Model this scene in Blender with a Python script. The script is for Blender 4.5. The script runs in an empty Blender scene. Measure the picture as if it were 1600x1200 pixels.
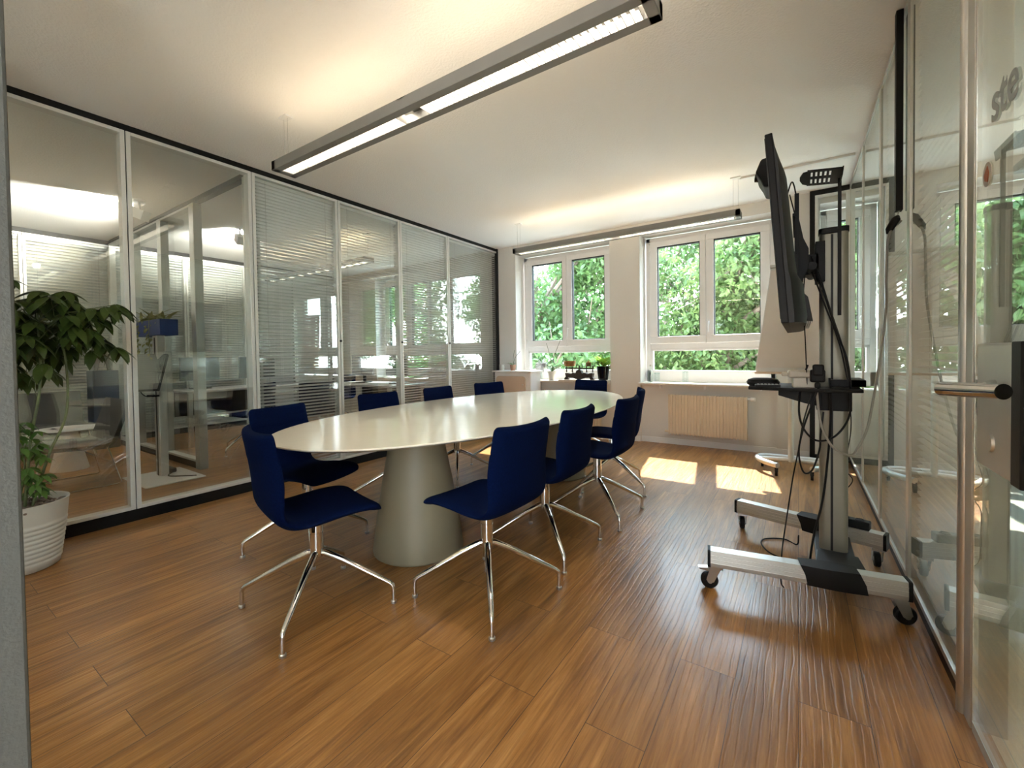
import bpy, bmesh, math, random
from mathutils import Vector, Matrix, noise
R = math.radians
C = bpy.context.scene.collection
SC = bpy.context.scene

# ------------------------------------------------------------------ camera, world, light, exposure
XL, XR, D, H = -3.952, 0.431, 5.711, 2.837      # left wall, right wall, window wall, ceiling
CAM_H = 1.16
def make_camera():
    yaw, pitch, roll = R(34.259), R(-1.163), R(-0.834)
    f = Vector((-math.sin(yaw)*math.cos(pitch), math.cos(yaw)*math.cos(pitch), math.sin(pitch)))
    r = Vector((math.cos(yaw), math.sin(yaw), 0)); u = r.cross(f)
    c, s = math.cos(roll), math.sin(roll)
    r2, u2 = c*r + s*u, -s*r + c*u
    cd = bpy.data.cameras.new('camera'); co = bpy.data.objects.new('camera', cd); C.objects.link(co)
    m = Matrix.Identity(4)
    for i in range(3):
        m[i][0] = r2[i]; m[i][1] = u2[i]; m[i][2] = -f[i]
    m[2][3] = CAM_H
    co.matrix_world = m
    cd.sensor_width = 36; cd.lens = 679.746/1600*36
    cd.shift_x = (800-784.744)/1600; cd.shift_y = -(600-568.297)/1600
    cd.clip_start = 0.03; cd.clip_end = 200
    SC.camera = co
make_camera()
SC.view_settings.view_transform = 'Standard'
SC.view_settings.look = 'None'
SC.view_settings.gamma = 1
SC.view_settings.use_curve_mapping = False
SC.view_settings.exposure = 1.78
SC.cycles.max_bounces = 10
SC.cycles.diffuse_bounces = 4
SC.cycles.glossy_bounces = 5
SC.cycles.transparent_max_bounces = 32
SC.cycles.sample_clamp_indirect = 6
SC.cycles.caustics_reflective = False
SC.cycles.caustics_refractive = False

w = bpy.data.worlds.new('sky'); SC.world = w; w.use_nodes = True
nt = w.node_tree; bg = nt.nodes['Background']
tc = nt.nodes.new('ShaderNodeTexCoord'); sep = nt.nodes.new('ShaderNodeSeparateXYZ'); cr = nt.nodes.new('ShaderNodeValToRGB')
nt.links.new(tc.outputs['Generated'], sep.inputs[0]); nt.links.new(sep.outputs['Z'], cr.inputs[0])
cr.color_ramp.elements[0].position = 0.0; cr.color_ramp.elements[0].color = (0.95, 0.98, 1, 1)
cr.color_ramp.elements[1].position = 0.7; cr.color_ramp.elements[1].color = (0.50, 0.74, 1, 1)
nt.links.new(cr.outputs[0], bg.inputs[0]); bg.inputs[1].default_value = 6.5

sd = bpy.data.lights.new('sun', 'SUN'); sd.energy = 8.5; sd.angle = R(0.6); sd.color = (1, 0.93, 0.84)
so = bpy.data.objects.new('sun', sd); C.objects.link(so)
so.rotation_euler = Vector((0.11, -0.75, -1)).to_track_quat('-Z', 'Y').to_euler()

LAMP_UP, LAMP_DOWN = 0.72, 2.6
WARM = (1.0, 0.76, 0.48)

# ------------------------------------------------------------------ materials
def nmat(name):
    m = bpy.data.materials.new(name); m.use_nodes = True
    return m, m.node_tree, m.node_tree.nodes['Principled BSDF']
def mat(name, col, rough=0.5, metal=0.0, spec=0.5, noise_amt=0.0, noise_scale=8.0, bump=0.0, bump_scale=200.0, coat=0.0, sheen=0.0, emit=None, es=0.0, trans=0.0):
    m, t, p = nmat(name)
    p.inputs['Base Color'].default_value = (*col, 1); p.inputs['Roughness'].default_value = rough
    p.inputs['Metallic'].default_value = metal; p.inputs['Specular IOR Level'].default_value = spec
    p.inputs['Coat Weight'].default_value = coat; p.inputs['Coat Roughness'].default_value = 0.1
    p.inputs['Sheen Weight'].default_value = sheen; p.inputs['Transmission Weight'].default_value = trans
    if emit: p.inputs['Emission Color'].default_value = (*emit, 1); p.inputs['Emission Strength'].default_value = es
    tc = t.nodes.new('ShaderNodeTexCoord')
    if noise_amt:
        n = t.nodes.new('ShaderNodeTexNoise'); n.inputs['Scale'].default_value = noise_scale; n.inputs['Detail'].default_value = 5
        t.links.new(tc.outputs['Object'], n.inputs['Vector'])
        r = t.nodes.new('ShaderNodeValToRGB')
        r.color_ramp.elements[0].position = .3; r.color_ramp.elements[1].position = .7
        r.color_ramp.elements[0].color = (*[c*(1-noise_amt) for c in col], 1); r.color_ramp.elements[1].color = (*[min(1, c*(1+noise_amt)) for c in col], 1)
        t.links.new(n.outputs['Fac'], r.inputs[0]); t.links.new(r.outputs[0], p.inputs['Base Color'])
    if bump:
        n = t.nodes.new('ShaderNodeTexNoise'); n.inputs['Scale'].default_value = bump_scale; n.inputs['Detail'].default_value = 2
        t.links.new(tc.outputs['Object'], n.inputs['Vector'])
        b = t.nodes.new('ShaderNodeBump'); b.inputs['Strength'].default_value = bump; b.inputs['Distance'].default_value = .003
        t.links.new(n.outputs['Fac'], b.inputs['Height']); t.links.new(b.outputs[0], p.inputs['Normal'])
    return m
def glass_mat(name, tint, boost, ior=1.5, base=0.0):
    m = bpy.data.materials.new(name); m.use_nodes = True; t = m.node_tree; t.nodes.clear()
    o = t.nodes.new('ShaderNodeOutputMaterial'); mx = t.nodes.new('ShaderNodeMixShader')
    tr = t.nodes.new('ShaderNodeBsdfTransparent'); tr.inputs[0].default_value = (*tint, 1)
    gl = t.nodes.new('ShaderNodeBsdfGlossy'); gl.inputs['Roughness'].default_value = 0.0; gl.inputs[0].default_value = (.97, 1, 1, 1)
    fr = t.nodes.new('ShaderNodeFresnel'); fr.inputs[0].default_value = ior
    # a thin pane: take the front-side reflectance from either side
    ge = t.nodes.new('ShaderNodeNewGeometry')
    ab = t.nodes.new('ShaderNodeVectorMath'); ab.operation = 'DOT_PRODUCT'
    t.links.new(ge.outputs['Normal'], ab.inputs[0]); t.links.new(ge.outputs['Incoming'], ab.inputs[1])
    a1 = t.nodes.new('ShaderNodeMath'); a1.operation = 'ABSOLUTE'; t.links.new(ab.outputs['Value'], a1.inputs[0])
    om = t.nodes.new('ShaderNodeMath'); om.operation = 'SUBTRACT'; om.inputs[0].default_value = 1; t.links.new(a1.outputs[0], om.inputs[1])
    pw = t.nodes.new('ShaderNodeMath'); pw.operation = 'POWER'; pw.inputs[1].default_value = 4.0; t.links.new(om.outputs[0], pw.inputs[0])
    ml = t.nodes.new('ShaderNodeMath'); ml.operation = 'MULTIPLY_ADD'; ml.inputs[1].default_value = boost; ml.inputs[2].default_value = 0.045+base; ml.use_clamp = True
    t.links.new(pw.outputs[0], ml.inputs[0])
    t.nodes.remove(fr)
    t.links.new(ml.outputs[0], mx.inputs[0]); t.links.new(tr.outputs[0], mx.inputs[1]); t.links.new(gl.outputs[0], mx.inputs[2])
    t.links.new(mx.outputs[0], o.inputs[0])
    return m
def floor_mat():
    m, t, p = nmat('wood_floor')
    N = t.nodes.new; L = t.links.new
    tc = N('ShaderNodeTexCoord')
    mp = N('ShaderNodeMapping'); mp.inputs['Rotation'].default_value = (0, 0, R(90)); L(tc.outputs['Object'], mp.inputs[0])
    br = N('ShaderNodeTexBrick'); br.offset = 0.37; br.squash = 1
    br.inputs['Color1'].default_value = (.0, .0, .0, 1); br.inputs['Color2'].default_value = (1, 1, 1, 1); br.inputs['Mortar'].default_value = (.5, .5, .5, 1)
    br.inputs['Scale'].default_value = 1; br.inputs['Mortar Size'].default_value = .0011; br.inputs['Mortar Smooth'].default_value = .1
    br.inputs['Brick Width'].default_value = 1.25; br.inputs['Row Height'].default_value = .185; br.inputs['Bias'].default_value = 0
    L(mp.outputs[0], br.inputs[0])
    # offset grain per plank
    vm = N('ShaderNodeVectorMath'); vm.operation = 'MULTIPLY_ADD'; vm.inputs[1].default_value = (7, 13, 5)
    L(br.outputs['Color'], vm.inputs[0]); L(tc.outputs['Object'], vm.inputs[2])
    m1 = N('ShaderNodeMapping'); m1.inputs['Scale'].default_value = (14, 1.1, 1); L(vm.outputs[0], m1.inputs[0])
    n1 = N('ShaderNodeTexNoise'); n1.inputs['Scale'].default_value = 1.6; n1.inputs['Detail'].default_value = 8; n1.inputs['Roughness'].default_value = .62; n1.inputs['Distortion'].default_value = .8
    L(m1.outputs[0], n1.inputs[0])
    m2 = N('ShaderNodeMapping'); m2.inputs['Scale'].default_value = (95, 2.6, 1); L(vm.outputs[0], m2.inputs[0])
    n2 = N('ShaderNodeTexNoise'); n2.inputs['Scale'].default_value = 1.5; n2.inputs['Detail'].default_value = 4; n2.inputs['Distortion'].default_value = .5; L(m2.outputs[0], n2.inputs[0])
    cr = N('ShaderNodeValToRGB'); e = cr.color_ramp.elements
    e[0].position = .28; e[0].color = (.16, .068, .018, 1); e[1].position = .74; e[1].color = (.48, .255, .085, 1)
    k = e.new(.5); k.color = (.32, .148, .040, 1)
    L(n1.outputs['Fac'], cr.inputs[0])
    mx = N('ShaderNodeMix'); mx.data_type = 'RGBA'; mx.blend_type = 'MULTIPLY'; mx.inputs[0].default_value = .55
    c2 = N('ShaderNodeValToRGB'); c2.color_ramp.elements[0].position = .35; c2.color_ramp.elements[0].color = (.62, .57, .52, 1); c2.color_ramp.elements[1].position = .62; c2.color_ramp.elements[1].color = (1.1, 1.1, 1.1, 1)
    L(n2.outputs['Fac'], c2.inputs[0]); L(cr.outputs[0], mx.inputs[6]); L(c2.outputs[0], mx.inputs[7])
    # plank to plank tone
    m3 = N('ShaderNodeMix'); m3.data_type = 'RGBA'; m3.blend_type = 'MULTIPLY'; m3.inputs[0].default_value = 1
    c3 = N('ShaderNodeValToRGB'); c3.color_ramp.elements[0].color = (.82, .80, .78, 1); c3.color_ramp.elements[1].color = (1.12, 1.1, 1.08, 1)
    L(br.outputs['Color'], c3.inputs[0]); L(mx.outputs[2], m3.inputs[6]); L(c3.outputs[0], m3.inputs[7])
    m4 = N('ShaderNodeMix'); m4.data_type = 'RGBA'; m4.inputs[7].default_value = (.05, .022, .01, 1)
    L(br.outputs['Fac'], m4.inputs[0]); L(m3.outputs[2], m4.inputs[6]); L(m4.outputs[2], p.inputs['Base Color'])
    rr = N('ShaderNodeMapRange'); rr.inputs['To Min'].default_value = .24; rr.inputs['To Max'].default_value = .46
    L(n2.outputs['Fac'], rr.inputs[0]); L(rr.outputs[0], p.inputs['Roughness'])
    ad = N('ShaderNodeMath'); ad.operation = 'SUBTRACT'; L(n2.outputs['Fac'], ad.inputs[0]); L(br.outputs['Fac'], ad.inputs[1])
    # wavy cathedral grain embossed in the boards
    m5 = N('ShaderNodeMapping'); m5.inputs['Scale'].default_value = (1, .13, 1); L(vm.outputs[0], m5.inputs[0])
    wv = N('ShaderNodeTexWave'); wv.inputs['Scale'].default_value = 13; wv.inputs['Distortion'].default_value = 5.5; wv.inputs['Detail'].default_value = 3; wv.inputs['Detail Scale'].default_value = 1.2
    L(m5.outputs[0], wv.inputs[0])
    wr = N('ShaderNodeMapRange'); wr.inputs['From Min'].default_value = .0; wr.inputs['From Max'].default_value = .18; L(wv.outputs['Fac'], wr.inputs[0])
    a2 = N('ShaderNodeMath'); a2.operation = 'MULTIPLY_ADD'; a2.inputs[1].default_value = .7; L(wr.outputs[0], a2.inputs[0]); L(ad.outputs[0], a2.inputs[2])
    b = N('ShaderNodeBump'); b.inputs['Strength'].default_value = .35; b.inputs['Distance'].default_value = .0022
    L(a2.outputs[0], b.inputs['Height']); L(b.outputs[0], p.inputs['Normal'])
    p.inputs['Specular IOR Level'].default_value = .42
    p.inputs['Coat Weight'].default_value = .12; p.inputs['Coat Roughness'].default_value = .12
    return m
def leaf_mat(name, c0, c1, trans=.4, scale=1.5, rough=.4):
    m = bpy.data.materials.new(name); m.use_nodes = True; t = m.node_tree; p = t.nodes['Principled BSDF']; o = t.nodes['Material Output']
    tc = t.nodes.new('ShaderNodeTexCoord'); n = t.nodes.new('ShaderNodeTexNoise'); n.inputs['Scale'].default_value = scale; n.inputs['Detail'].default_value = 6
    t.links.new(tc.outputs['Object'], n.inputs['Vector'])
    r = t.nodes.new('ShaderNodeValToRGB'); r.color_ramp.elements[0].position = .35; r.color_ramp.elements[1].position = .65
    r.color_ramp.elements[0].color = (*c0, 1); r.color_ramp.elements[1].color = (*c1, 1)
    t.links.new(n.outputs['Fac'], r.inputs[0]); t.links.new(r.outputs[0], p.inputs['Base Color']); p.inputs['Roughness'].default_value = rough
    tl = t.nodes.new('ShaderNodeBsdfTranslucent'); t.links.new(r.outputs[0], tl.inputs[0])
    mx = t.nodes.new('ShaderNodeMixShader'); mx.inputs[0].default_value = trans
    t.links.new(p.outputs[0], mx.inputs[1]); t.links.new(tl.outputs[0], mx.inputs[2]); t.links.new(mx.outputs[0], o.inputs[0])
    return m
M = {}
M['floor'] = floor_mat()
M['ceiling'] = mat('ceiling_paint', (.88, .86, .83), .9, bump=1.0, bump_scale=75)
M['wall'] = mat('wall_paint', (.70, .67, .62), .85, bump=.3, bump_scale=90)
M['white'] = mat('white_lacquer', (.80, .79, .77), .3, noise_amt=.02)
M['pvc'] = mat('window_plastic', (.82, .80, .78), .35, noise_amt=.02)
M['gasket'] = mat('gasket_rubber', (.02, .02, .02), .6, noise_amt=.1)
M['black'] = mat('black_plastic', (.006, .006, .0065), .5, spec=.22, noise_amt=.15, bump=.1)
M['blackgloss'] = mat('black_gloss', (.006, .006, .007), .12, noise_amt=.1)
M['darkgrey'] = mat('dark_grey_plastic', (.016, .016, .017), .5, spec=.3, noise_amt=.1)
M['alu'] = mat('satin_aluminium', (.55, .54, .50), .38, metal=.75, noise_amt=.04)
M['alu_shaded'] = mat('shaded_olive_aluminium', (.27, .26, .215), .42, metal=.45, noise_amt=.04)  # darker copy of alu: column shade put in the colour, beams are top lit
M['alu_light'] = mat('pale_aluminium', (.66, .65, .61), .42, metal=.35, noise_amt=.03)
M['carpet'] = mat('grey_carpet', (.58, .58, .50), .95, noise_amt=.12, noise_scale=150)
M['jamb'] = mat('grey_jamb_paint', (.065, .065, .055), .6, noise_amt=.03, bump=.3)
M['lampgrey'] = mat('lamp_grey', (.25, .24, .22), .45, metal=.25, noise_amt=.04)
M['chrome'] = mat('polished_chrome', (.78, .77, .75), .09, metal=1, noise_amt=.02)
M['steel'] = mat('brushed_steel', (.55, .54, .51), .3, metal=.9, noise_amt=.05)
M['fabric'] = mat('navy_fabric', (.0013, .0055, .030), .95, spec=.04, noise_amt=.22, noise_scale=160, bump=.5, bump_scale=600)
M['grey_fabric'] = mat('grey_felt', (.055, .052, .045), .95, noise_amt=.15, noise_scale=120, bump=.4, bump_scale=400)
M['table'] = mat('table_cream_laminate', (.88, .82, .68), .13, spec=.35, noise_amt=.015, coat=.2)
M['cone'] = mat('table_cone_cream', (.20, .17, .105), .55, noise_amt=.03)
M['pot'] = mat('white_ceramic', (.58, .55, .48), .45, noise_amt=.03)
M['stone'] = mat('pebble', (.16, .11, .085), .6, noise_amt=.6, noise_scale=25)
M['leaf'] = leaf_mat('pachira_leaf', (.022, .042, .007), (.062, .10, .018), .18, 6)
M['leaf_low'] = leaf_mat('young_leaf', (.06, .14, .03), (.13, .26, .05), .3, 6)
M['stem'] = mat('green_stem', (.10, .12, .045), .6, noise_amt=.4, noise_scale=20)
M['bark'] = mat('bark', (.16, .12, .09), .85, noise_amt=.4, noise_scale=6, bump=.8, bump_scale=30)
M['tree1'] = leaf_mat('tree_leaf', (.055, .115, .032), (.145, .245, .08), .5, 1.3)
M['tree2'] = leaf_mat('tree_leaf_light', (.07, .13, .038), (.19, .27, .09), .5, 1.3)
M['slat'] = mat('blind_slat', (.74, .74, .72), .4, metal=0, noise_amt=.04)
M['cream'] = mat('radiator_cream', (.74, .62, .46), .4, noise_amt=.03)
M['sill'] = mat('sill_stone', (.72, .66, .58), .35, noise_amt=.05, noise_scale=30)
M['beigewood'] = mat('cabinet_beige', (.62, .48, .36), .45, noise_amt=.06, noise_scale=5)
M['terracotta'] = mat('terracotta', (.42, .22, .14), .8, noise_amt=.1)
M['iron'] = mat('cast_iron', (.035, .022, .016), .55, noise_amt=.4, noise_scale=40, bump=.5)
M['brass'] = mat('old_brass', (.30, .15, .055), .4, metal=.6, noise_amt=.3, noise_scale=20)
M['wood'] = mat('reddish_wood', (.22, .09, .045), .5, noise_amt=.3, noise_scale=12)
M['petal'] = mat('silk_petal', (.85, .85, .84), .7, noise_amt=.04)
M['beige'] = mat('beige_plastic', (.52, .46, .37), .45, noise_amt=.05)
M['cablegrey'] = mat('grey_cable', (.38, .36, .31), .5, noise_amt=.08)
M['paper'] = mat('flipchart_paper', (.80, .74, .70), .7, noise_amt=.02)
M['blue'] = mat('cobalt_lacquer', (.012, .05, .26), .35, noise_amt=.08)
M['bluegrey'] = mat('blue_grey_lacquer', (.07, .085, .11), .4, noise_amt=.08)
M['screen'] = mat('grey_screen', (.16, .165, .17), .3, noise_amt=.08)
M['desk'] = mat('desk_grey', (.40, .40, .39), .4, noise_amt=.04)
M['bronze'] = mat('bronze_grey', (.12, .12, .11), .45, noise_amt=.2, noise_scale=20)
M['tube'] = mat('lit_tube', (1, 1, 1), .5, noise_amt=.01, emit=(1, .93, .82), es=0.8)
M['tube_dim'] = mat('lit_tube_dim', (1, 1, 1), .5, noise_amt=.01, emit=(1, .9, .75), es=.35)
M['spotglow'] = mat('lit_spot', (1, 1, 1), .5, noise_amt=.01, emit=(1, .95, .88), es=6)
M['louvre'] = mat('louvre_mirror', (.55, .54, .51), .35, metal=.5, noise_amt=.02)
M['wglass'] = glass_mat('window_glass', (.97, .99, .98), .7)
M['lglass'] = glass_mat('partition_glass', (.90, .94, .93), 1.6, base=.085)
M['rglass'] = glass_mat('partition_glass_right', (.90, .94, .92), 1.0, base=.03)
M['thinglass'] = glass_mat('bottle_glass', (.90, .95, .94), .8)
M['text'] = mat('etched_lettering', (.30, .33, .32), .5, noise_amt=.05)
M['orange'] = mat('orange_print', (.45, .13, .05), .5, noise_amt=.1)
M['sticker'] = mat('sticker_white', (.55, .50, .44), .5, noise_amt=.03)
M['ground'] = mat('pale_bounce_ground', (.50, .48, .44), .9, noise_amt=.4, noise_scale=2)  # unseen ground, tone set pale to throw skylight up onto the ceiling
M['facade'] = mat('far_facade', (.75, .73, .70), .9, noise_amt=.05)
M['leafpl'] = leaf_mat('orchid_leaf', (.07, .14, .03), (.16, .22, .05), .25, 12)
M['limeleaf'] = leaf_mat('lime_leaf', (.22, .42, .05), (.50, .70, .14), .5, 20)
M['olive'] = leaf_mat('olive_leaf', (.20, .20, .05), (.42, .40, .14), .3, 20)

# ------------------------------------------------------------------ mesh helpers
class MB:
    def __init__(s): s.v = []; s.f = []
    def add(s, vs, fs):
        b = len(s.v); s.v += [tuple(v) for v in vs]; s.f += [tuple(b+i for i in f) for f in fs]; return s
    def bx(s, x0, x1, y0, y1, z0, z1, m=None):
        vs = [Vector((x, y, z)) for z in (z0, z1) for y in (y0, y1) for x in (x0, x1)]
        if m is not None: vs = [m @ v for v in vs]
        return s.add(vs, [(0, 2, 3, 1), (4, 5, 7, 6), (0, 1, 5, 4), (2, 6, 7, 3), (0, 4, 6, 2), (1, 3, 7, 5)])
    def tube(s, pts, r, n=8, caps=True, flat=1.0):
        pts = [Vector(p) for p in pts]; k = len(pts)
        rs = r if isinstance(r, (list, tuple)) else [r]*k
        t0 = (pts[1]-pts[0]).normalized()
        a = Vector((0, 0, 1)) if abs(t0.z) < .9 else Vector((1, 0, 0))
        nx = t0.cross(a).normalized(); vs = []; fs = []
        for i, p in enumerate(pts):
            t = (pts[min(i+1, k-1)]-pts[max(i-1, 0)])
            if t.length < 1e-9: t = t0.copy()
            t.normalize(); nx = (nx - t*nx.dot(t)).normalized(); ny = t.cross(nx)
            for j in range(n):
                q = 2*math.pi*j/n
                vs.append(p + (nx*math.cos(q) + ny*math.sin(q)*flat)*rs[i])
        for i in range(k-1):
            for j in range(n):
                j2 = (j+1) % n; fs.append((i*n+j, i*n+j2, (i+1)*n+j2, (i+1)*n+j))
        if caps: fs += [tuple(range(n-1, -1, -1)), tuple((k-1)*n+j for j in range(n))]
        return s.add(vs, fs)
    def cyl(s, p0, p1, r0, r1=None, n=16): return s.tube([p0, p1], [r0, r0 if r1 is None else r1], n)
    def lathe(s, prof, c=(0, 0, 0), n=32, cap=True):
        vs = [(c[0]+r*math.cos(2*math.pi*j/n), c[1]+r*math.sin(2*math.pi*j/n), c[2]+z) for r, z in prof for j in range(n)]
        fs = [(i*n+j, i*n+(j+1) % n, (i+1)*n+(j+1) % n, (i+1)*n+j) for i in range(len(prof)-1) for j in range(n)]
        if cap: fs += [tuple(range(n-1, -1, -1)), tuple((len(prof)-1)*n+j for j in range(n))]
        return s.add(vs, fs)
    def prism(s, poly, axis, a0, a1, m=None):
        # poly in the plane normal to axis; axis 'x': (y,z), 'y': (x,z), 'z': (x,y)
        k = len(poly)
        def P(p, a): return {'x': (a, p[0], p[1]), 'y': (p[0], a, p[1]), 'z': (p[0], p[1], a)}[axis]
        vs = [Vector(P(p, a)) for a in (a0, a1) for p in poly]
        if m is not None: vs = [m @ v for v in vs]
        return s.add(vs, [tuple(range(k-1, -1, -1)), tuple(range(k, 2*k))] + [(i, (i+1) % k, k+(i+1) % k, k+i) for i in range(k)])
    def grid(s, P):
        a, b = len(P), len(P[0])
        return s.add([p for row in P for p in row], [(i*b+j, i*b+j+1, (i+1)*b+j+1, (i+1)*b+j) for i in range(a-1) for j in range(b-1)])
    def leaf(s, p, d, up, L, W, bend=.2, n=4):
        # a pointed blade from p along d
        p = Vector(p); d = Vector(d).normalized(); sd = d.cross(Vector(up))
        if sd.length < 1e-3: sd = d.cross(Vector((1, .3, 0)))
        sd.normalize(); nrm = sd.cross(d); vs = []; fs = []
        for i in range(n+1):
            t = i/n; wd = W*math.sin(math.pi*min(1, .08+t*.92)**.85)*.5
            c = p + d*L*t - nrm*bend*L*t*t
            vs += [c - sd*wd + nrm*wd*.25, c, c + sd*wd + nrm*wd*.25]
        for i in range(n):
            for j in (0, 1): fs.append((i*3+j, i*3+j+1, i*3+j+4, i*3+j+3))
        return s.add(vs, fs)
    def build(s, name, m, parent=None, smooth=True, angle=35, bevel=0, seg=2, sub=0, fix=True):
        me = bpy.data.meshes.new(name); me.from_pydata(s.v, [], s.f)
        if fix:
            bm = bmesh.new(); bm.from_mesh(me); bmesh.ops.recalc_face_normals(bm, faces=bm.faces); bm.to_mesh(me); bm.free()
        me.materials.append(M[m] if isinstance(m, str) else m)
        if smooth:
            me.polygons.foreach_set('use_smooth', [True]*len(me.polygons)); me.set_sharp_from_angle(angle=R(angle))
        o = bpy.data.objects.new(name, me); C.objects.link(o)
        if parent is not None: o.parent = parent
        if bevel:
            b = o.modifiers.new('bevel', 'BEVEL'); b.width = bevel; b.segments = seg; b.limit_method = 'ANGLE'; b.angle_limit = R(40)
        if sub:
            q = o.modifiers.new('sub', 'SUBSURF'); q.levels = sub; q.render_levels = sub
        return o
def B(*a, **k): return MB().bx(*a, **k)
def tag(o, label, cat, group=None, kind=None):
    if label: o['label'] = label
    if cat: o['category'] = cat
    if group: o['group'] = group
    if kind: o['kind'] = kind
    return o
def thing(name, label, cat, loc=(0, 0, 0), rz=0, group=None):
    o = bpy.data.objects.new(name, None); C.objects.link(o); o.empty_display_size = .1
    o.location = loc; o.rotation_euler = (0, 0, rz)
    return tag(o, label, cat, group)
def struct(o, label=None, cat=None):
    o['kind'] = 'structure'
    if label: o['label'] = label
    if cat: o['category'] = cat
    return o
def dup(o, loc, rz=0, label=None):
    r = o.copy(); C.objects.link(r); r.location = loc; r.rotation_euler = (0, 0, rz)
    if label: r['label'] = label
    def rec(src, dst):
        for ch in src.children:
            c = ch.copy(); C.objects.link(c); c.parent = dst; rec(ch, c)
    rec(o, r)
    return r
def catmull(pts, k=6):
    P = [Vector(p) for p in pts]; P = [P[0]*2-P[1]] + P + [P[-1]*2-P[-2]]; out = []
    for i in range(1, len(P)-2):
        a, b, c, d = P[i-1:i+3]
        for j in range(k):
            t = j/k; out.append(.5*((2*b)+(c-a)*t+(2*a-5*b+4*c-d)*t*t+(3*b-a-3*c+d)*t**3))
    out.append(P[-2]); return out
def rot(axis, deg, at=(0, 0, 0)):
    at = Vector(at); return Matrix.Translation(at) @ Matrix.Rotation(R(deg), 4, axis) @ Matrix.Translation(-at)
def rrect(x0, x1, z0, z1, r, n=6):
    out = []
    for cx, cz, a in ((x1-r, z1-r, 0), (x0+r, z1-r, 90), (x0+r, z0+r, 180), (x1-r, z0+r, 270)):
        out += [(cx+r*math.cos(R(a+90*i/n)), cz+r*math.sin(R(a+90*i/n))) for i in range(n+1)]
    return out

# ------------------------------------------------------------------ the room shell
BACKX, RX, FY = -8.0, 2.7, 0.10       # far wall of the left office, far wall of the right office, wall beside the camera
struct(B(XR+.045, RX+.2, -2.4, D+.30, -.05, 0).build('floor_side', 'carpet', smooth=False), 'grey carpet floor behind the right glass', 'floor')
struct(B(BACKX-.3, XR+.045, -2.4, D+.30, -.05, 0).build('floor', 'floor', smooth=False), 'brown wood plank floor with embossed grain', 'floor')
struct(B(BACKX-.3, RX+.2, -2.4, D+.30, H, H+.1).build('ceiling', 'ceiling', smooth=False), 'white textured ceiling', 'ceiling')
NX = [(-6.9, -5.5), (-3.618, -2.111), (-1.707, -.20), (.19, 1.9)]   # window niches
SILLZ, SOF, WY = .775, 2.70, 5.95
def window_wall():
    b = MB(); x = BACKX-.3
    for a, c in NX:
        b.bx(x, a, D, D+.34, 0, H)
        b.bx(a, c, D+.04, D+.34, 0, SILLZ-.03)
        b.bx(a, c, D, D+.34, SOF, H); x = c
    b.bx(x, RX+.2, D, D+.34, 0, H)
    struct(b.build('wall_back', 'wall', smooth=False), 'white window wall with deep window niches', 'wall')
window_wall()
struct(B(BACKX-.3, BACKX-.14, -2.4, D, 0, H).build('wall_far_left', 'wall', smooth=False), 'plain wall behind the blinds of the far office', 'wall')
struct(B(RX, RX+.2, -2.4, D, 0, H).build('wall_far_right', 'wall', smooth=False), 'plain wall of the office behind the right glass', 'wall')
fw = MB(); fw.bx(-8, XL-.06, -.9, -.8, 0, H); fw.bx(.5, RX, -.9, -.8, 0, H); fw.bx(-4, .5, -2.4, -2.3, 0, H); fw.bx(-4.1, -4, -2.4, FY-.1, 0, H)
struct(fw.build('wall_front', 'wall', smooth=False), 'plain walls of the corridor and side rooms', 'wall')
jb = MB(); jb.bx(-.90, -.833, FY-.14, FY+.012, 0, 2.2)
struct(jb.build('trim_1', 'jamb', smooth=False, bevel=.004), 'grey door jamb at the left edge of the picture', 'door jamb')
bb = MB()
for a, c in ((-1.707, -.20), (-3.618, -2.111)): bb.bx(a, c, D+.028, D+.04, 0, .07)
for a, c in ((XL+.05, -3.618), (-2.111, -1.707), (-.2, .095)): bb.bx(a, c, D-.012, D, 0, .07)
struct(bb.build('baseboard_back', 'white', smooth=False), 'white baseboard along the window wall', 'baseboard')

def sill(n, a, c, label):
    struct(B(a-.03, c+.0, D-.075, WY-.02, SILLZ-.025, SILLZ).build('trim_%d' % n, 'sill', smooth=False, bevel=.006), label, 'window sill')
sill(2, -3.60, -2.115, 'pale stone sill under the left window'); sill(3, -1.69, -.215, 'pale stone sill under the right window')

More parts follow.
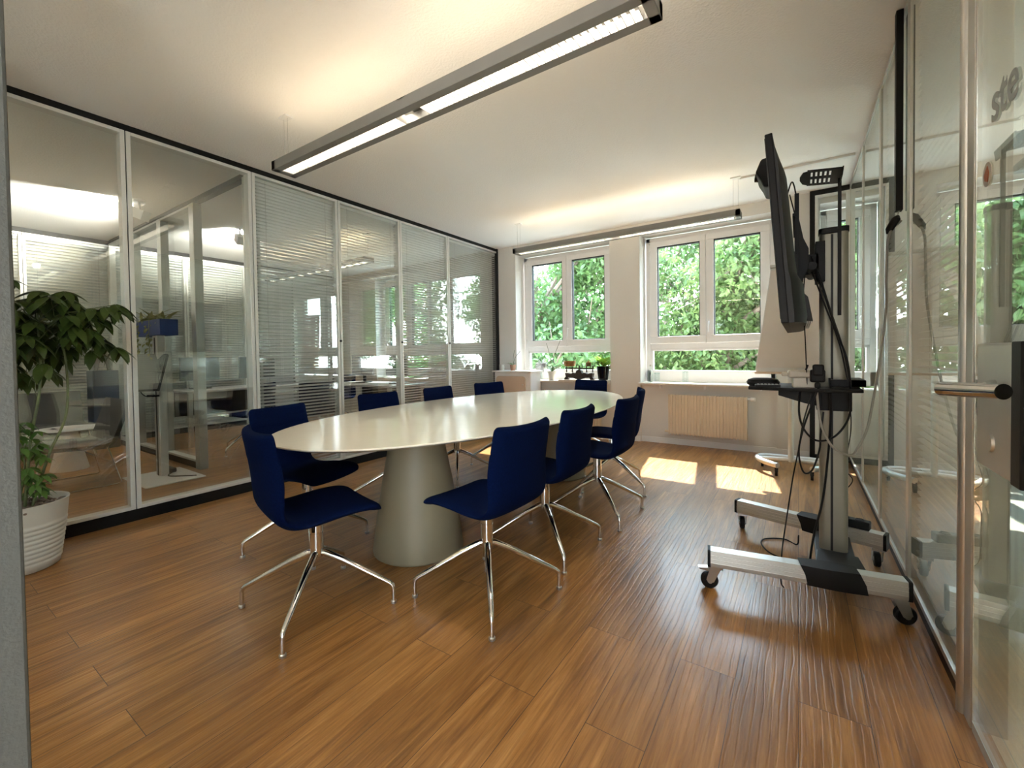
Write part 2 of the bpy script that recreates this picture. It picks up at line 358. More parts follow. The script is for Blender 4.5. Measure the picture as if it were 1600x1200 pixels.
def make_window(n, a, c, label, handle_left=True):
    """two casements over one low fixed light; frame outside dimensions a..c, SILLZ..2.66"""
    y0, y1 = WY-.005, WY+.075
    z0, z1, zt = SILLZ, SOF-.02, 1.255
    fr = MB(); F = .055
    fr.bx(a, c, y0, y1, z1-F, z1); fr.bx(a, c, y0, y1, z0, z0+.15); fr.bx(a, a+F, y0, y1, z0, z1); fr.bx(c-F, c, y0, y1, z0, z1)
    fr.bx(a+F, c-F, y0, y1, zt-.045, zt+.03)
    fr.bx(a+F, a+F+.03, y0, y1-.02, z0+.15, zt-.045); fr.bx(c-F-.03, c-F, y0, y1-.02, z0+.15, zt-.045); fr.bx(a+F, c-F, y0, y1-.02, zt-.075, zt-.045)
    root = struct(fr.build('window_%d' % n, 'pvc', smooth=False, bevel=.005), label, 'window')
    B(a+F+.02, c-F-.02, y0+.04, y0+.045, z0+.14, zt-.06).build('glass_pane', 'wglass', root, smooth=False)
    mid = (a+c)/2
    for i, (s0, s1) in enumerate(((a+F, mid+.0), (mid+.004, c-F))):
        S = .095; sb = MB(); y2, y3 = y0-.03, y0+.045; za, zb = zt+.02, z1-F
        if i == 0: wl, wr = S, S*.72
        else: wl, wr = S*.9, S
        sb.bx(s0, s1, y2, y3, zb-S*.8, zb); sb.bx(s0, s1, y2, y3, za, za+S); sb.bx(s0, s0+wl, y2, y3, za+S, zb-S*.8); sb.bx(s1-wr, s1, y2, y3, za+S, zb-S*.8)
        sash = sb.build('window_sash', 'pvc', root, smooth=False, bevel=.006)
        g = MB(); gx0, gx1, gz0, gz1 = s0+wl, s1-wr, za+S, zb-S*.8; k = .009
        g.bx(gx0, gx1, y2+.012, y3-.01, gz0, gz0+k); g.bx(gx0, gx1, y2+.012, y3-.01, gz1-k*1.6, gz1); g.bx(gx0, gx0+k, y2+.012, y3-.01, gz0, gz1); g.bx(gx1-k, gx1, y2+.012, y3-.01, gz0, gz1)
        g.build('gasket', 'gasket', sash, smooth=False)
        B(gx0-.01, gx1+.01, y2+.035, y2+.04, gz0-.01, gz1+.01).build('glass_pane', 'wglass', sash, smooth=False)
        hg = MB()
        for hz in (za+.06, zb-.12): hg.cyl((s0-.004 if i == 0 else s1+.004, y2+.0, hz), (s0-.004 if i == 0 else s1+.004, y2+.0, hz+.07), .008, n=10)
        hg.build('hinge', 'white', sash)
        if i == 1:
            hx = s0+.028; h = MB(); h.bx(hx-.013, hx+.013, y2-.01, y2, 1.50, 1.565); h.cyl((hx, y2-.01, 1.535), (hx, y2-.045, 1.535), .008, n=10)
            h.tube([(hx, y2-.045, 1.545), (hx, y2-.047, 1.50), (hx, y2-.045, 1.41)], [.009, .010, .008], 10)
            h.build('handle', 'white', sash, bevel=.002)
    return root
make_window(1, -3.60, -2.115, 'white double casement window on the left, trees outside')
make_window(2, -1.69, -.215, 'white double casement window on the right, trees outside')
make_window(3, -6.88, -5.52, 'window at the end of the far left office')
make_window(4, .20, 1.89, 'window seen through the black framed glass panel')

# ceiling duct strip
struct(B(-.47, XR-.03, 4.79, 4.83, H-.02, H).build('trim_4', 'white', smooth=False, bevel=.002), 'thin white cable trunking across the ceiling', 'trunking')

# ------------------------------------------------------------------ glass partitions
def blind(axis, a0, a1, pos, z0, z1, tilt, label, cat='blind', group='venetian blinds in the glass partitions', step=.031, wd=.026):
    """slats between the panes; axis 'y': partition runs along y at x=pos, 'x': along x at y=pos"""
    root = thing('venetian_blind', label, cat, (0, 0, 0), group=group)
    def P(u, v, z): return (pos+v, u, z) if axis == 'y' else (u, pos+v, z)
    s = MB(); z = z0+.03; ct, st = math.cos(R(tilt)), math.sin(R(tilt))
    while z < z1-.04:
        h = wd/2
        for sgn in (1,):
            p = [P(a0, -h*ct, z-h*st), P(a0, h*ct, z+h*st), P(a1, h*ct, z+h*st), P(a1, -h*ct, z-h*st)]
            q = [P(a0, 0, z+.0025), P(a1, 0, z+.0025)]
            s.add([p[0], q[0], p[1], p[3], q[1], p[2]], [(0, 1, 4, 3), (1, 2, 5, 4)])
        z += step
    s.build('slats', 'slat', root, smooth=False, fix=False)
    hr = MB(); lo, hi = P(a0, -.012, z1-.035), P(a1, .012, z1-.006); hr.bx(min(lo[0], hi[0]), max(lo[0], hi[0]), min(lo[1], hi[1]), max(lo[1], hi[1]), lo[2], hi[2])
    hr.build('head_rail', 'alu_light', root, smooth=False)
    lo, hi = P(a0, -.01, z0+.003), P(a1, .01, z0+.016); hr = MB().bx(min(lo[0], hi[0]), max(lo[0], hi[0]), min(lo[1], hi[1]), max(lo[1], hi[1]), lo[2], hi[2])
    hr.build('bottom_rail', 'alu_light', root, smooth=False)
    for u in (a0+.12*(a1-a0), a1-.12*(a1-a0)):
        MB().tube([P(u, .013, z0+.01), P(u, .013, z1-.02)], .0012, 4).build('cord', 'cablegrey', root)
    return root
def partition(name, axis, pos, muls, label, glass='lglass', half=.04, zt=H, framemat='alu_light', gap_skip=(), blackgap=.006, single=False, topb=.045, botb=.085):
    """full-height glazed partition. muls: positions of the joints, first and last are the ends"""
    blk = MB(); fr = []
    def bxp(m, u0, u1, v0, v1, z0, z1):
        if axis == 'y': m.bx(pos+v0, pos+v1, u0, u1, z0, z1)
        else: m.bx(u0, u1, pos+v0, pos+v1, z0, z1)
    a, b = muls[0], muls[-1]
    bxp(blk, a, b, -half+.006, half-.006, zt-topb, zt)
    segs = [(muls[i], muls[i+1]) for i in range(len(muls)-1) if i not in gap_skip]
    for u0, u1 in segs: bxp(blk, u0, u1, -half+.006, half-.006, 0, botb)
    for u in muls: bxp(blk, max(u-.012, a), min(u+.012, b), -half+.012, half-.012, 0, zt)
    root = struct(blk.build(name, 'black', smooth=False), label, 'glass partition')
    F = .030
    for u0, u1 in segs:
        f = MB(); g = blackgap/2; z0, z1 = botb, zt-topb
        bxp(f, u0+g, u0+F, -half, half, z0, z1); bxp(f, u1-F, u1-g, -half, half, z0, z1); bxp(f, u0+F, u1-F, -half, half, z0, z0+F*.8); bxp(f, u0+F, u1-F, -half, half, z1-F*.8, z1)
        fo = f.build('panel_frame', framemat, root, smooth=False, bevel=.002)
        for v in ((half-.006,) if single else (half-.006, -half+.006)):
            gl = MB()
            q = [(u0+F*.8, z0+F*.6), (u1-F*.8, z0+F*.6), (u1-F*.8, z1-F*.6), (u0+F*.8, z1-F*.6)]
            gl.add([(pos+v, u, z) if axis == 'y' else (u, pos+v, z) for u, z in q], [(0, 1, 2, 3)])
            gl.build('glass_pane', glass, fo, smooth=False, fix=False)
    return root
LM = [FY-.02, 1.086, 1.949, 2.810, 3.661, 4.528, D]
partition('wall_left', 'y', XL-.04, LM, 'full-height glass partition along the left side with black top and base rails')
lab = ['tilted silver venetian blind inside the third glass panel from the left', 'open silver venetian blind inside the fourth glass panel from the left', 'tilted silver venetian blind inside the fifth glass panel from the left', 'open silver venetian blind in the last left glass panel beside the window wall']
for i, tl in enumerate((46, 6, 44, 3)):
    blind('y', LM[2+i]+.035, LM[3+i]-.035, XL-.04, .115, H-.07, tl, lab[i])
partition('wall_front_glass', 'x', FY-.07, [XL+.01, -2.93, -1.91, -.90], 'near end partition beside the doorway, glazed to let corridor light in')  # made of glass so the added corridor lamp shines into the room
# round screw covers on the joints
cv = MB()
for y in LM[3:6]: cv.cyl((XL+.001, y-.0, 1.33), (XL+.011, y, 1.33), .012, n=12)
struct(cv.build('trim_5', 'darkgrey'), 'small round dark joint covers on the left partition', 'trim')
struct(B(XL-.09, XL+.012, D-.035, D, 0, H).build('trim_6', 'black', smooth=False), 'black corner profile at the end of the left partition', 'trim')

RM = [1.949, 2.810, 3.690, 4.613, D-.02]
partition('wall_right', 'y', XR+.04, RM, 'full-height glass partition along the right side', glass='rglass', framemat='alu', topb=.012, botb=.05, blackgap=.004)
rp = MB(); rp.tube([(XR+.002, 1.949, 0), (XR+.002, 1.949, H)], .016, 16)
struct(rp.build('trim_7', 'steel'), 'round steel edge post beside the glass door', 'post')
blind('y', RM[0]+.035, RM[1]-.035, XR+.04, .09, H-.03, 12, 'open venetian blind in the right partition panel nearest the glass door')
blind('y', RM[1]+.035, RM[2]-.035, XR+.04, .09, H-.03, 8, 'open venetian blind in the right partition panel behind the black screen stand')
# black framed glass panel closing the gap between window wall and right partition
bf = MB(); bf.bx(.100, .145, D-.045, D+.0, 0, H-.0); bf.bx(.145, XR, D-.045, D, H-.055, H); bf.bx(.145, XR, D-.045, D, 0, .06)
bp = struct(bf.build('trim_8', 'black', smooth=False), 'black frame of the narrow glass panel beside the window wall', 'glass panel')
f2 = MB(); f2.bx(.145, .17, D-.05, D-.005, .06, H-.055); f2.bx(XR-.03, XR, D-.05, D-.005, .06, H-.055); f2.bx(.17, XR-.03, D-.05, D-.005, H-.08, H-.055); f2.bx(.17, XR-.03, D-.05, D-.005, .06, .085)
f2.build('panel_frame', 'alu_light', bp, smooth=False)
MB().add([(.165, D-.03, .08), (XR-.02, D-.03, .08), (XR-.02, D-.03, H-.07), (.165, D-.03, H-.07)], [(0, 1, 2, 3)]).build('glass_pane', 'wglass', bp, smooth=False, fix=False)

# glass door with lever in the right partition
dg = MB(); dg.bx(XR+.004, XR+.014, .80, 1.868, .01, 2.82)
door = struct(dg.build('door_1', 'rglass', smooth=False), 'glass door leaf at the right edge with a lever handle', 'glass door')
struct(MB().bx(XR, XR+.08, 1.872, 1.935, 0, H).bx(XR, XR+.08, .80, 1.872, 2.822, H).build('trim_9', 'alu', smooth=False, bevel=.003), 'aluminium frame post of the glass door', 'door frame')
B(XR+.003, XR+.015, 1.863, 1.868, .01, 2.82).build('edge_profile', 'chrome', door, smooth=False)
B(XR+.003, XR+.015, .80, 1.863, .0, .03).build('bottom_seal', 'alu', door, smooth=False)
pl = MB(); pl.bx(XR-.016, XR+.004, 1.520, 1.762, .838, 1.172); pl.build('lock_plate', 'alu', door, smooth=False, bevel=.006)
MB().bx(XR-.018, XR+.004, 1.462, 1.518, .836, 1.174).build('hinge_plate', 'black', door, smooth=False, bevel=.003)
MB().tube([(XR-.014, 1.645, .912), (XR-.022, 1.645, .912)], [.024, .022], 20).build('lock_rosette', 'alu', door)
lv = MB(); lv.tube(catmull([(XR-.014, 1.63, 1.068), (XR-.035, 1.60, 1.066), (XR-.046, 1.55, 1.062)], 4), .011, 12)
lv.tube([(XR-.040, 1.478, 1.058), (XR-.120, 1.585, 1.055)], .023, 24, flat=.8)
lv.build('door_lever', 'chrome', door)
# lettering on the door glass
def text(s, size, mtx, m, name, parent):
    cu = bpy.data.curves.new(name, 'FONT'); cu.body = s; cu.size = size; cu.extrude = .0006; cu.offset = .002
    o = bpy.data.objects.new(name, cu); C.objects.link(o); o.matrix_world = mtx
    dg_ = bpy.context.evaluated_depsgraph_get(); me = bpy.data.meshes.new_from_object(o.evaluated_get(dg_))
    bpy.data.objects.remove(o); me.materials.clear(); me.materials.append(M[m]); me.transform(mtx)
    p = bpy.data.objects.new(name, me); C.objects.link(p); p.parent = parent; return p
tm = Matrix(((0, 0, -1, XR+.001), (-1, 0, 0, 1.735), (0, 1, 0, 1.765), (0, 0, 0, 1)))
text('ste', .15, tm, 'text', 'lettering', door)
st = MB(); st.tube([(XR+.003, 1.765, 1.64), (XR+.001, 1.765, 1.64)], .033, 24); st.build('round_sticker', 'sticker', door)
sf = MB(); sf.prism([(1.765+.012, 1.625), (1.765-.010, 1.617), (1.765-.018, 1.64), (1.765-.006, 1.662), (1.765+.008, 1.652), (1.765+.020, 1.64)], 'x', XR-.0005, XR+.0008); sf.build('sticker_mark', 'orange', door, smooth=False)

# ------------------------------------------------------------------ pendant lamps
def make_lamp(loc, label, lit=True, L=2.56, power=1.0):
    root = thing('pendant_lamp', label, 'lamp', loc, group='long pendant lamps')
    W, hh = .085, .062; x0, x1 = -L/2, L/2
    b = MB()
    b.prism([(-W, 0), (-W+.046, 0), (-W+.046, .05), (-W+.02, hh), (-W, hh)], 'x', x0, x1)
    b.prism([(W, 0), (W, hh), (W-.02, hh), (W-.046, .05), (W-.046, 0)], 'x', x0, x1)
    for s in (x0, x1-.045): b.bx(s, s+.045, -W, W, 0, hh)
    b.bx(-.03, .03, -W, W, .049, hh)
    b.build('housing', 'lampgrey', root, smooth=False, bevel=.003)
    lo = MB()
    n = int(L/2/.034)
    for half in (-1, 1):
        for i in range(n-2):
            x = half*(.09+i*(L/2-.15)/(n-3))
            lo.prism([(-.037, .001), (.037, .001), (.037, .048), (0, .040), (-.037, .048)], 'x', x-.0018, x+.0018)
    lo.bx(x0+.06, x1-.06, -.0385, -.037, .001, .045); lo.bx(x0+.06, x1-.06, .037, .0385, .001, .045)
    lo.build('louvre', 'louvre', root, smooth=False)
    for s in (-1, 1):
        MB().tube([(s*.07, 0, .066), (s*(L/2-.07), 0, .066)], .008, 10).build('fluorescent_tube', 'tube' if lit else 'tube_dim', root)
    for s in (x0+.045, x1-.045):
        MB().bx(s-.045, s+.045, -.028, .028, H-loc[2]-.012, H-loc[2]).build('ceiling_bracket', 'white', root, smooth=False, bevel=.002)
        for q in (-.022, .022):
            MB().tube([(s+q, 0, hh-.005), (s+q, 0, H-loc[2]-.01)], .0012, 5).build('suspension_wire', 'steel', root)
    for s in (-1, 1):
        for kind, e in ((1, LAMP_UP), (-1, LAMP_UP), (0, LAMP_DOWN)):
            ld = bpy.data.lights.new('tube_light', 'AREA'); ld.shape = 'RECTANGLE'; ld.size = L/2-.12; ld.size_y = .03 if kind else .06
            ld.energy = e*power; ld.color = WARM if kind else (1, .88, .72)
            lob = bpy.data.objects.new('tube_light', ld); C.objects.link(lob); lob.parent = root
            if kind:      # the open top throws light wide to both sides
                lob.location = (s*(L/4+.01), kind*.042, .058); lob.rotation_euler = (math.pi-kind*R(52), 0, 0)
            else:
                ld.spread = R(150); lob.location = (s*(L/4+.01), 0, .056)
    return root
make_lamp((-1.715, 1.697, 2.450), 'long grey pendant lamp with lit louvre hanging above the near end of the table')
make_lamp((-1.735, 4.78, 2.450), 'long grey pendant lamp hanging in front of the windows', lit=True)
make_lamp((-6.10, 3.9, 2.450), 'pendant lamp above the desks behind the left glass partition', power=1.8)
make_lamp((1.55, 1.6, 2.450), 'unseen pendant lamp added to light the office behind the right glass', L=1.6, power=3.5)  # added light source for the right office, outside the frame
make_lamp((-1.9, -1.15, 2.450), 'unseen pendant lamp added in the corridor to light the near end', power=5)  # out of view; added to brighten the near ceiling and floor
make_lamp((-6.20, -.30, 2.450), 'unseen pendant lamp added to light the lounge behind the left glass', power=2.2)  # kept outside the frame, added as light for the lounge

# ------------------------------------------------------------------ table
TC = (-2.03, 2.88); TA, TB, TZ = .835, 1.785, .740
def table():
    root = thing('conference_table', 'long oval cream conference table on two cone pedestals', 'table', (TC[0], TC[1], 0))
    n = 96; prof = [(-.030, .022), (-.012, .006), (0, .0), (0, -.003), (-.002, -.004)]
    rings = [(-.055, -.026), (-.003, -.009), (0, -.006), (0, -.002), (-.002, 0)]
    vs = []; fs = []
    for off, z in rings:
        for j in range(n):
            q = 2*math.pi*j/n; c, s = math.cos(q), math.sin(q)
            e = 2/2.12
            x = (TA+off)*math.copysign(abs(c)**e, c); y = (TB+off)*math.copysign(abs(s)**e, s)
            vs.append((x, y, TZ+z))
    for i in range(len(rings)-1): fs += [(i*n+j, i*n+(j+1) % n, (i+1)*n+(j+1) % n, (i+1)*n+j) for j in range(n)]
    fs += [tuple(range(n-1, -1, -1)), tuple((len(rings)-1)*n+j for j in range(n))]
    MB().add(vs, fs).build('tabletop', 'table', root, angle=25)
    for dy in (-1.0, .88):
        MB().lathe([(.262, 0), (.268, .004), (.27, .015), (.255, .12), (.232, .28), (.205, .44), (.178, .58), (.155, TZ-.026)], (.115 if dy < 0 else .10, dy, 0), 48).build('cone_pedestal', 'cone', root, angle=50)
    return root
table()

# ------------------------------------------------------------------ swivel chairs
def make_chair(label, group):
    root = thing('conference_chair', label, 'chair', group=group)
    # side profile (y, z), faces +y
    prof = [(.235, .430), (.215, .450), (.17, .462), (.10, .464), (.02, .459), (-.05, .452), (-.11, .451), (-.155, .459), (-.188, .482), (-.207, .515), (-.217, .555), (-.225, .60), (-.233, .66), (-.241, .715), (-.246, .735), (-.249, .755), (-.254, .785), (-.258, .805), (-.263, .835), (-.266, .850)]
    prof = [Vector((0, *p)) for p in prof]; pts = catmull(prof, 3)
    k = len(pts); nu = 13; top = []; bot = []
    for i, p in enumerate(pts):
        t = i/(k-1)
        tg = (pts[min(i+1, k-1)]-pts[max(i-1, 0)]).normalized(); nr = Vector((0, -tg.z, tg.y))   # towards the sitter / up
        if nr.z < 0 and t < .3: nr = -nr
        nr = Vector((0, tg.z, -tg.y)) if (Vector((0, tg.z, -tg.y)).dot(Vector((0, .5, 1))) > 0) else Vector((0, -tg.z, tg.y))
        wd = .222 - .012*max(0, (t-.45)/.55)
        if t < .10: wd *= (1-(1-t/.10)**2*.16)
        if t > .93: wd *= 1-((t-.93)/.07)**2*.10
        back = min(1, max(0, (t-.42)/.2))
        th = .021 if .05 < t < .96 else .021*(.62 if (t < .02 or t > .985) else .85)
        seam = 0
        for s in (.735, .787): seam += math.exp(-((p.z-s)/.0035)**2) * (p.y < -.2)
        ra, rb = [], []
        for j in range(nu):
            u = -1+2*j/(nu-1); x = wd*(math.sin(u*math.pi/2)*.35+u*.65)
            curve = nr*(back*.040*u*u) + Vector((0, 0, 1))*((1-back)*.012*u*u)
            e = math.sqrt(max(.04, 1-abs(u)**6))
            c = Vector((x, 0, 0))+p+curve
            ra.append(c+nr*(th*e-.0035*seam)); rb.append(c-nr*th*e)
        top.append(ra); bot.append(rb)
    vs = [v for r in top for v in r]+[v for r in bot for v in r]; o = k*nu; fs = []
    for i in range(k-1):
        for j in range(nu-1):
            a = i*nu+j; fs += [(a, a+1, a+nu+1, a+nu), (o+a, o+a+nu, o+a+nu+1, o+a+1)]
        a = i*nu; fs += [(a, a+nu, o+a+nu, o+a), (a+nu-1, o+a+nu-1, o+a+2*nu-1, a+2*nu-1)]
    for j in range(nu-1):
        fs += [(j, o+j, o+j+1, j+1), ((k-1)*nu+j, (k-1)*nu+j+1, o+(k-1)*nu+j+1, o+(k-1)*nu+j)]
    MB().add(vs, fs).build('upholstered_shell', 'fabric', root, angle=75, sub=1)
    cdn = MB(); cdn.lathe([(.030, .235), (.030, .345), (.0285, .346), (.0285, .352), (.030, .353), (.027, .424), (.05, .428), (.06, .436)], (0, 0, 0), 24); cdn.bx(-.09, .09, -.07, .09, .426, .436)
    cdn.build('column', 'chrome', root)
    for q in range(4):
        a = R(45+90*q); c, s = math.cos(a), math.sin(a); leg = MB()
        P = lambda r, z: (c*r, s*r, z)
        leg.tube([P(.0, .252), P(.035, .250), P(.12, .212), P(.24, .148), P(.335, .098), P(.348, .086), P(.352, .072), P(.352, .012)], [.016, .0165, .0155, .0135, .011, .0105, .0098, .0095], 12)
        lg = leg.build('leg', 'chrome', root, angle=60)
        MB().lathe([(.013, 0), (.014, .003), (.014, .011), (.011, .014)], (P(.352, 0)[0], P(.352, 0)[1], 0), 14).build('foot_glide', 'steel', lg)
    return root
CH = [
 # centre, facing, base angle of one foot, label
 (-1.862, 1.172, 76, -54, 'navy swivel chair at the near end of the table, nearest the potted plant'),
 (-1.253, 1.687, 176, 38.8, 'navy swivel chair nearest the camera on the right long side of the table'),
 (-1.270, 2.300, 180, 45, 'navy swivel chair second from the front on the right side of the table'),
 (-1.210, 2.985, 180, 45, 'navy swivel chair third from the front on the right side of the table'),
 (-1.348, 3.658, 198, -24, 'navy swivel chair farthest on the right side of the table, seen edge-on'),
 (-2.510, 1.525, 12, 62, 'navy swivel chair behind the near left corner of the table, beside the glass'),
 (-2.695, 2.430, 0, 50, 'blue swivel chair on the glass side, nearest of three backs above the table'),
 (-2.695, 3.170, 2, 40, 'blue swivel chair on the glass side, middle of the three backs above the table'),
 (-2.640, 3.870, -14, 50, 'dark blue swivel chair on the glass side, farthest back, beside the small cabinet'),
 (-2.020, 4.520, 262, 45, 'navy swivel chair at the window end of the table'),
]
proto = None
def place_chair(x, y, face, foot, label, group='navy swivel chairs around the conference table'):
    global proto
    rz = R(face-90)
    if proto is None:
        proto = make_chair(label, group); o = proto; o.location = (x, y, 0); o.rotation_euler = (0, 0, rz)
    else:
        o = dup(proto, (x, y, 0), rz, label); o['group'] = group
    for ch in o.children:          # the four-star base can be turned on its own
        if ch.name.startswith('leg'): ch.rotation_euler = (0, 0, R(foot-45)-rz)
    return o
for c in CH: place_chair(*c)
OG = 'blue chairs in the office behind the left glass'
place_chair(-5.72, 2.72, 200, 20, 'blue swivel chair behind the left glass beside the grey desk', OG)
place_chair(-5.10, 3.30, 140, 30, 'blue swivel chair behind the third glass panel', OG)
place_chair(-6.55, 4.60, 300, 30, 'blue swivel chair in the far office near its window', OG)

# ------------------------------------------------------------------ radiators
def radiator(x0, x1, z0, z1, label, valve=True):
    root = thing('radiator', label, 'radiator', ((x0+x1)/2, D-.03, z0))
    L = x1-x0; h = z1-z0; b = MB(); n = int(L/.0345)
    b.bx(-L/2, L/2, -.035, -.028, .012, h-.012); b.bx(-L/2, L/2, .03, .037, .012, h-.012)
    for i in range(n+1):
        x = -L/2+.006+i*(L-.012)/n
        b.prism(rrect(-.060, -.034, 0, h, .012, 4), 'x', x-.005, x+.005)
        b.bx(x-.002, x+.002, -.035, .035, .01, h-.01)
    b.build('panel', 'cream', root, smooth=False)
    br = MB()
    for x in (-L/2+.1, L/2-.1): br.bx(x-.015, x+.015, .037, .06, .05, h-.05)
    br.build('wall_bracket', 'cream', root, smooth=False)
    v = MB(); v.cyl((L/2, 0, h-.03), (L/2+.03, 0, h-.03), .012); v.tube([(L/2+.03, 0, h-.03), (L/2+.035, 0, h-.03), (L/2+.075, 0, h-.03), (L/2+.08, 0, h-.03)], [.018, .024, .024, .018], 18)
    v.build('thermostat_valve', 'white', root)
    p = MB(); p.tube([(-L/2, 0, .03), (-L/2-.05, 0, .03), (-L/2-.055, .05, .03)], .011, 10); p.build('pipe_connection', 'cream', root)
radiator(-1.34, -.483, .14, .64, 'cream ribbed radiator under the right window')
radiator(-3.10, -2.25, .14, .64, 'cream ribbed radiator under the left window behind the table')
# sill brackets
for x in (-1.45, -.93, -.35):
    tag(B(x-.008, x+.008, D-.06, D+.04, SILLZ-.065, SILLZ-.025).build('shelf_bracket', 'white', smooth=False), 'small white bracket under the right window sill at x position', 'bracket')
bl = ['left', 'middle', 'right']
for i, o in enumerate([o for o in C.objects if o.name.startswith('shelf_bracket')]): o['label'] = 'small white bracket holding the right window sill, %s of three' % bl[i]; o['group'] = 'white sill brackets'

# ------------------------------------------------------------------ cabinet and things on it and on the sills
def cabinet():
    x0, x1, y0, y1, zt = -3.79, -3.16, 5.33, 5.66, .925
    root = thing('small_cabinet', 'small white cabinet with rounded beige door in the corner by the window', 'cabinet', ((x0+x1)/2, (y0+y1)/2, 0))
    w_, d_ = (x1-x0)/2, (y1-y0)/2
    MB().bx(-w_, w_, -d_+.02, d_, 0, zt-.02).build('body', 'white', root, smooth=False, bevel=.02, seg=3)
    MB().bx(-w_-.02, w_+.03, -d_-.02, d_+.01, zt-.022, zt).build('top', 'white', root, smooth=False, bevel=.006)
    MB().prism(rrect(-w_+.04, w_-.08, .08, zt-.08, .05), 'y', -d_+.006, -d_+.022).build('door', 'beigewood', root, bevel=.003)
    MB().cyl((w_-.12, -d_+.006, zt-.2), (w_-.12, -d_-.008, zt-.2), .01).build('knob', 'steel', root)
cabinet()
def mug():
    root = thing('mug', 'white mug on the small corner cabinet', 'mug', (-3.72, 5.45, .925))
    MB().lathe([(.034, 0), (.038, .004), (.039, .09), (.036, .09), (.034, .008), (.001, .007)], n=24, cap=False).build('cup', 'pot', root)
    MB().tube(catmull([(.037, 0, .075), (.062, 0, .072), (.068, 0, .045), (.055, 0, .024), (.037, 0, .02)], 4), .005, 8).build('handle', 'pot', root)
mug()
def orchid(loc, potmat, label, leaves, stems, pr=.045, ph=.085, seed=1):
    rnd = random.Random(seed)
    root = thing('orchid', label, 'potted plant', loc)
    MB().lathe([(pr*.72, 0), (pr*.76, .003), (pr, ph), (pr*.93, ph), (pr*.85, ph-.012), (.001, ph-.012)], n=24, cap=False).build('pot', potmat, root)
    lf = MB()
    for a, L, up in leaves:
        lf.leaf((0, 0, ph-.01), (math.cos(R(a)), math.sin(R(a)), up), (0, 0, 1), L, .055, .25, 6)
    lf.build('leaves', 'leafpl', root, angle=80)
    for a, hgt, lean in stems:
        MB().tube(catmull([(0, 0, ph-.01), (math.cos(R(a))*lean*.3, math.sin(R(a))*lean*.3, ph+hgt*.5), (math.cos(R(a))*lean, math.sin(R(a))*lean, ph+hgt)], 4), .0028, 6).build('flower_stem', 'stem', root)
    return root
orchid((-3.52, 5.45, .925), 'terracotta', 'small orchid in a terracotta pot on the corner cabinet', [(200, .12, .5), (180, .11, .8), (20, .07, 1.2)], [(10, .22, .03), (0, .20, .13)], .045, .085)
orchid((-3.03, 5.76, SILLZ), 'pot', 'orchid with long leaves in a white pot on the left window sill', [(170, .20, 1.4), (10, .28, .85), (20, .26, 1.1), (190, .09, .2), (100, .12, 1.5)], [(170, .42, .10), (0, .45, .14)], .062, .13)
def silk():
    rnd = random.Random(5)
    root = thing('silk_flower', 'white silk flower head standing beside the cabinet on the window sill', 'flower', (-3.22, 5.76, SILLZ))
    MB().lathe([(.03, 0), (.035, .005), (.028, .06), (.02, .10), (.024, .12)], n=20).build('vase', 'thinglass', root)
    MB().tube([(0, 0, .02), (0.01, 0, .22)], .003, 6).build('flower_stem', 'stem', root)
    p = MB()
    for i in range(70):
        d = Vector((rnd.gauss(0, 1), rnd.gauss(0, .7), rnd.gauss(0, .7))).normalized()
        p.leaf(Vector((0.01, 0, .22))+d*.02, d, (rnd.random(), rnd.random(), 1), .075+rnd.random()*.03, .045, .3, 3)
    p.build('petals', 'petal', root, angle=80)
silk()
def scale():
    root = thing('kitchen_scale', 'antique cast iron balance scale with brass pans on the left window sill', 'scale', (-2.58, 5.74, SILLZ+.018))
    b = MB(); prof = [(-.27, 0), (-.20, 0), (-.19, .035), (-.10, .03), (-.06, .012), (0, .0), (.06, .012), (.10, .03), (.19, .035), (.20, 0), (.27, 0), (.255, .03), (.235, .05), (.25, .115), (.20, .118), (.15, .10), (.10, .125), (.06, .11), (.04, .16), (0, .185), (-.04, .16), (-.06, .11), (-.10, .125), (-.15, .10), (-.20, .118), (-.25, .115), (-.235, .05), (-.255, .03)]
    b.prism([(x*.86, z*.8) for x, z in prof], 'y', -.035, .035); b.build('base', 'iron', root, smooth=False, bevel=.006)
    bm_ = MB(); bm_.bx(-.22, .22, -.012, .012, .150, .170); bm_.cyl((0, 0, .12), (0, 0, .20), .012)
    for x in (-.20, -.11, .11, .20): bm_.cyl((x, 0, .10), (x, 0, .185), .009)
    for x in (-.045, .045): bm_.tube([(x, 0, .15), (x*1.1, 0, .20), (x*.8, 0, .225)], .006, 6)
    bm_.build('beam', 'iron', root, bevel=.002)
    MB().lathe([(.03, .185), (.075, .19), (.085, .225), (.088, .265), (.084, .265), (.07, .196), (.001, .192)], (-.15, 0, 0), 28, cap=False).build('pan', 'brass', root)
    MB().lathe([(.03, .185), (.085, .188), (.09, .195), (.001, .195)], (.15, 0, 0), 28, cap=False).build('weight_plate', 'iron', root)
    MB().lathe([(.035, .195), (.038, .20), (.036, .245), (.012, .252), (.010, .262), (.016, .268), (.001, .27)], (.14, 0, 0), 20, cap=False).build('weight', 'brass', root)
    tag(B(-2.86, -2.125, D-.09, 5.86, SILLZ, SILLZ+.018).build('wooden_board', 'sill', smooth=False, bevel=.005), 'pale board lying on the left window sill under the balance scale', 'board')
scale()
